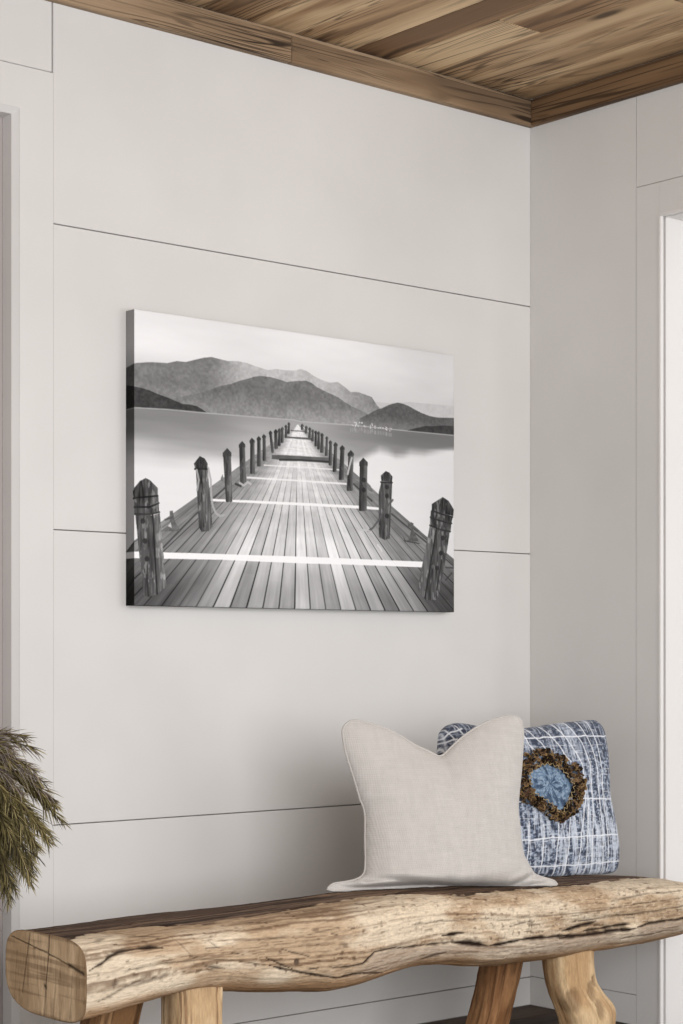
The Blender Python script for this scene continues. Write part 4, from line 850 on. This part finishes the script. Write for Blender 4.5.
hub = rel(-42, 752, 0)
for (tx, ty) in tips:
    dz_ = rg.uniform(-.10, .10)
    tip = rel(tx, ty, dz_); mid_ = hub * .55 + tip * .45 + up * .045 + deep * dz_ * .3
    t = np.linspace(0, 1, 24)[:, None]
    stem_ = (1 - t) ** 2 * hub + 2 * t * (1 - t) * mid_ + t ** 2 * tip
    nl = 24
    top = ty < 800
    nneed = 60 if top else 150
    sv_, sf_ = tube(stem_, np.linspace(.0032, .0010, nl), 6)
    VV, FF, CC = [sv_], [sf_], [np.repeat(lin((78, 62, 48))[None], len(sv_), 0)]; n0 = len(sv_)
    for k in range(nneed):
        q = rg.uniform(.30, 1.0) ** .8; i = min(int(q * (nl - 1)), nl - 2); p0 = stem_[i] + (stem_[i + 1] - stem_[i]) * rg.random()
        d = stem_[i + 1] - stem_[i]; d /= np.linalg.norm(d)
        rnd = rg.normal(size=3); rnd -= d * rnd.dot(d); rnd /= np.linalg.norm(rnd) + 1e-9
        L0 = rg.uniform(.026, .054) * (1 - .35 * (q > .9))
        dr = d * rg.uniform(.75, 1.1) + rnd * rg.uniform(.2, .85); dr /= np.linalg.norm(dr)
        sidev = np.cross(dr, deep + .3 * rg.normal(size=3)); sidev /= np.linalg.norm(sidev) + 1e-9
        wd = rg.uniform(.0007, .0012)
        s_ = np.array([0, .4, .75, 1.0]); cen_ = p0 + dr * (s_ * L0)[:, None] - up * (.16 * L0 * s_ ** 2)[:, None]
        wdt = wd * np.array([.7, 1.0, .7, .12])
        nn_ = np.cross(sidev, dr)
        tri = np.stack([cen_ - sidev * wdt[:, None], cen_ + sidev * wdt[:, None], cen_ + nn_ * wdt[:, None]], 1)   # three-sided needle
        VV.append(tri.reshape(-1, 3)); FF.append(grid_faces(4, 3, True) + n0); n0 += 12
        r = rg.random()
        cn = (132, 120, 78) if r < .35 else (100, 92, 60) if r < .65 else (172, 158, 112) if r < .85 else (70, 62, 46)
        if top and rg.random() < .55: cn = (160, 148, 138) if rg.random() < .6 else (112, 100, 92)
        CC.append(np.repeat(lin(cn)[None], 12, 0))
    np_mesh('branch', np.vstack(VV) - SH, np.vstack(FF), M['green'], shrub, np.vstack(CC))
tr = np.stack([np.linspace(0, 1, 14) * 0, np.linspace(0, 1, 14) * 0, np.linspace(.17, hub[2] + .02, 14)], -1) + (hub * [1, 1, 0]) * np.linspace(0, 1, 14)[:, None]
hub3 = tr[-1]
tv, tf = tube(tr, np.linspace(.014, .008, 14), 10)
# hub and stems are measured from the shrub's own foot
np_mesh('trunk', tv, tf, M['green'], shrub, np.repeat(lin((84, 66, 50))[None], len(tv), 0))
for o in shrub.children:
    if o.name.startswith('branch'): o.location = SH
pr = [(.0, .004), (.078, .004), (.084, .0), (.098, .09), (.108, .17), (.112, .2), (.106, .203), (.100, .19), (.0, .18)]
t = np.linspace(0, 2 * PI, 48, endpoint=False)
pvv = np.array([[(r * math.cos(q), r * math.sin(q), z) for q in t] for r, z in pr])
np_mesh('pot', pvv.reshape(-1, 3), grid_faces(len(pr), 48, True)[:, ::-1], paint('grey_clay', (120, 112, 104), .08), shrub)

# ------------------------------------------------------------------ camera and light
cam = bpy.data.cameras.new('camera'); co = bpy.data.objects.new('camera', cam); COL.objects.link(co)
co.location = (-4.01, -3.85, 1.03)
co.rotation_euler = (PI / 2, 0, -math.atan2(.648, .7616))
cam.sensor_fit = 'HORIZONTAL'; cam.sensor_width = 36; cam.lens = 36 * 1868 / 683
cam.shift_y = 145 / 683; cam.clip_start = .05
SC.camera = co

def area(name, loc, target, sx, sy, power, col=(1, 1, 1), spread=PI):
    l = bpy.data.lights.new(name, 'AREA'); l.shape = 'RECTANGLE'; l.size, l.size_y = sx, sy; l.energy = power; l.color = col; l.spread = spread
    o = bpy.data.objects.new(name, l); COL.objects.link(o); o.location = loc
    o.rotation_euler = (Vector(target) - Vector(loc)).to_track_quat('-Z', 'Y').to_euler()
    return o
area('front_daylight', (-2.9, -5.2, 1.45), (-1.5, 0, 1.0), 3.0, 2.1, 112, (.985, .982, 1))
area('added_side_light', (-.04, -2.85, 1.55), (-1.4, -.4, 1.2), 1.6, 1.45, 16, (.98, .99, 1))  # unseen side lamp, added to throw the canvas shadow to the left
area('doorway_daylight', (1.5, -1.7, 1.5), (0, -.7, 1.1), 1.4, 2.2, 1.5, (1, 1, 1))
wd = bpy.data.worlds.new('sky'); SC.world = wd; wd.use_nodes = True
bg = wd.node_tree.nodes['Background']; bg.inputs['Color'].default_value = (.98, .982, 1, 1); bg.inputs['Strength'].default_value = .6
vs_ = SC.view_settings
vs_.view_transform = 'Standard'; vs_.look = 'None'; vs_.gamma = 1; vs_.use_curve_mapping = False; vs_.exposure = .43
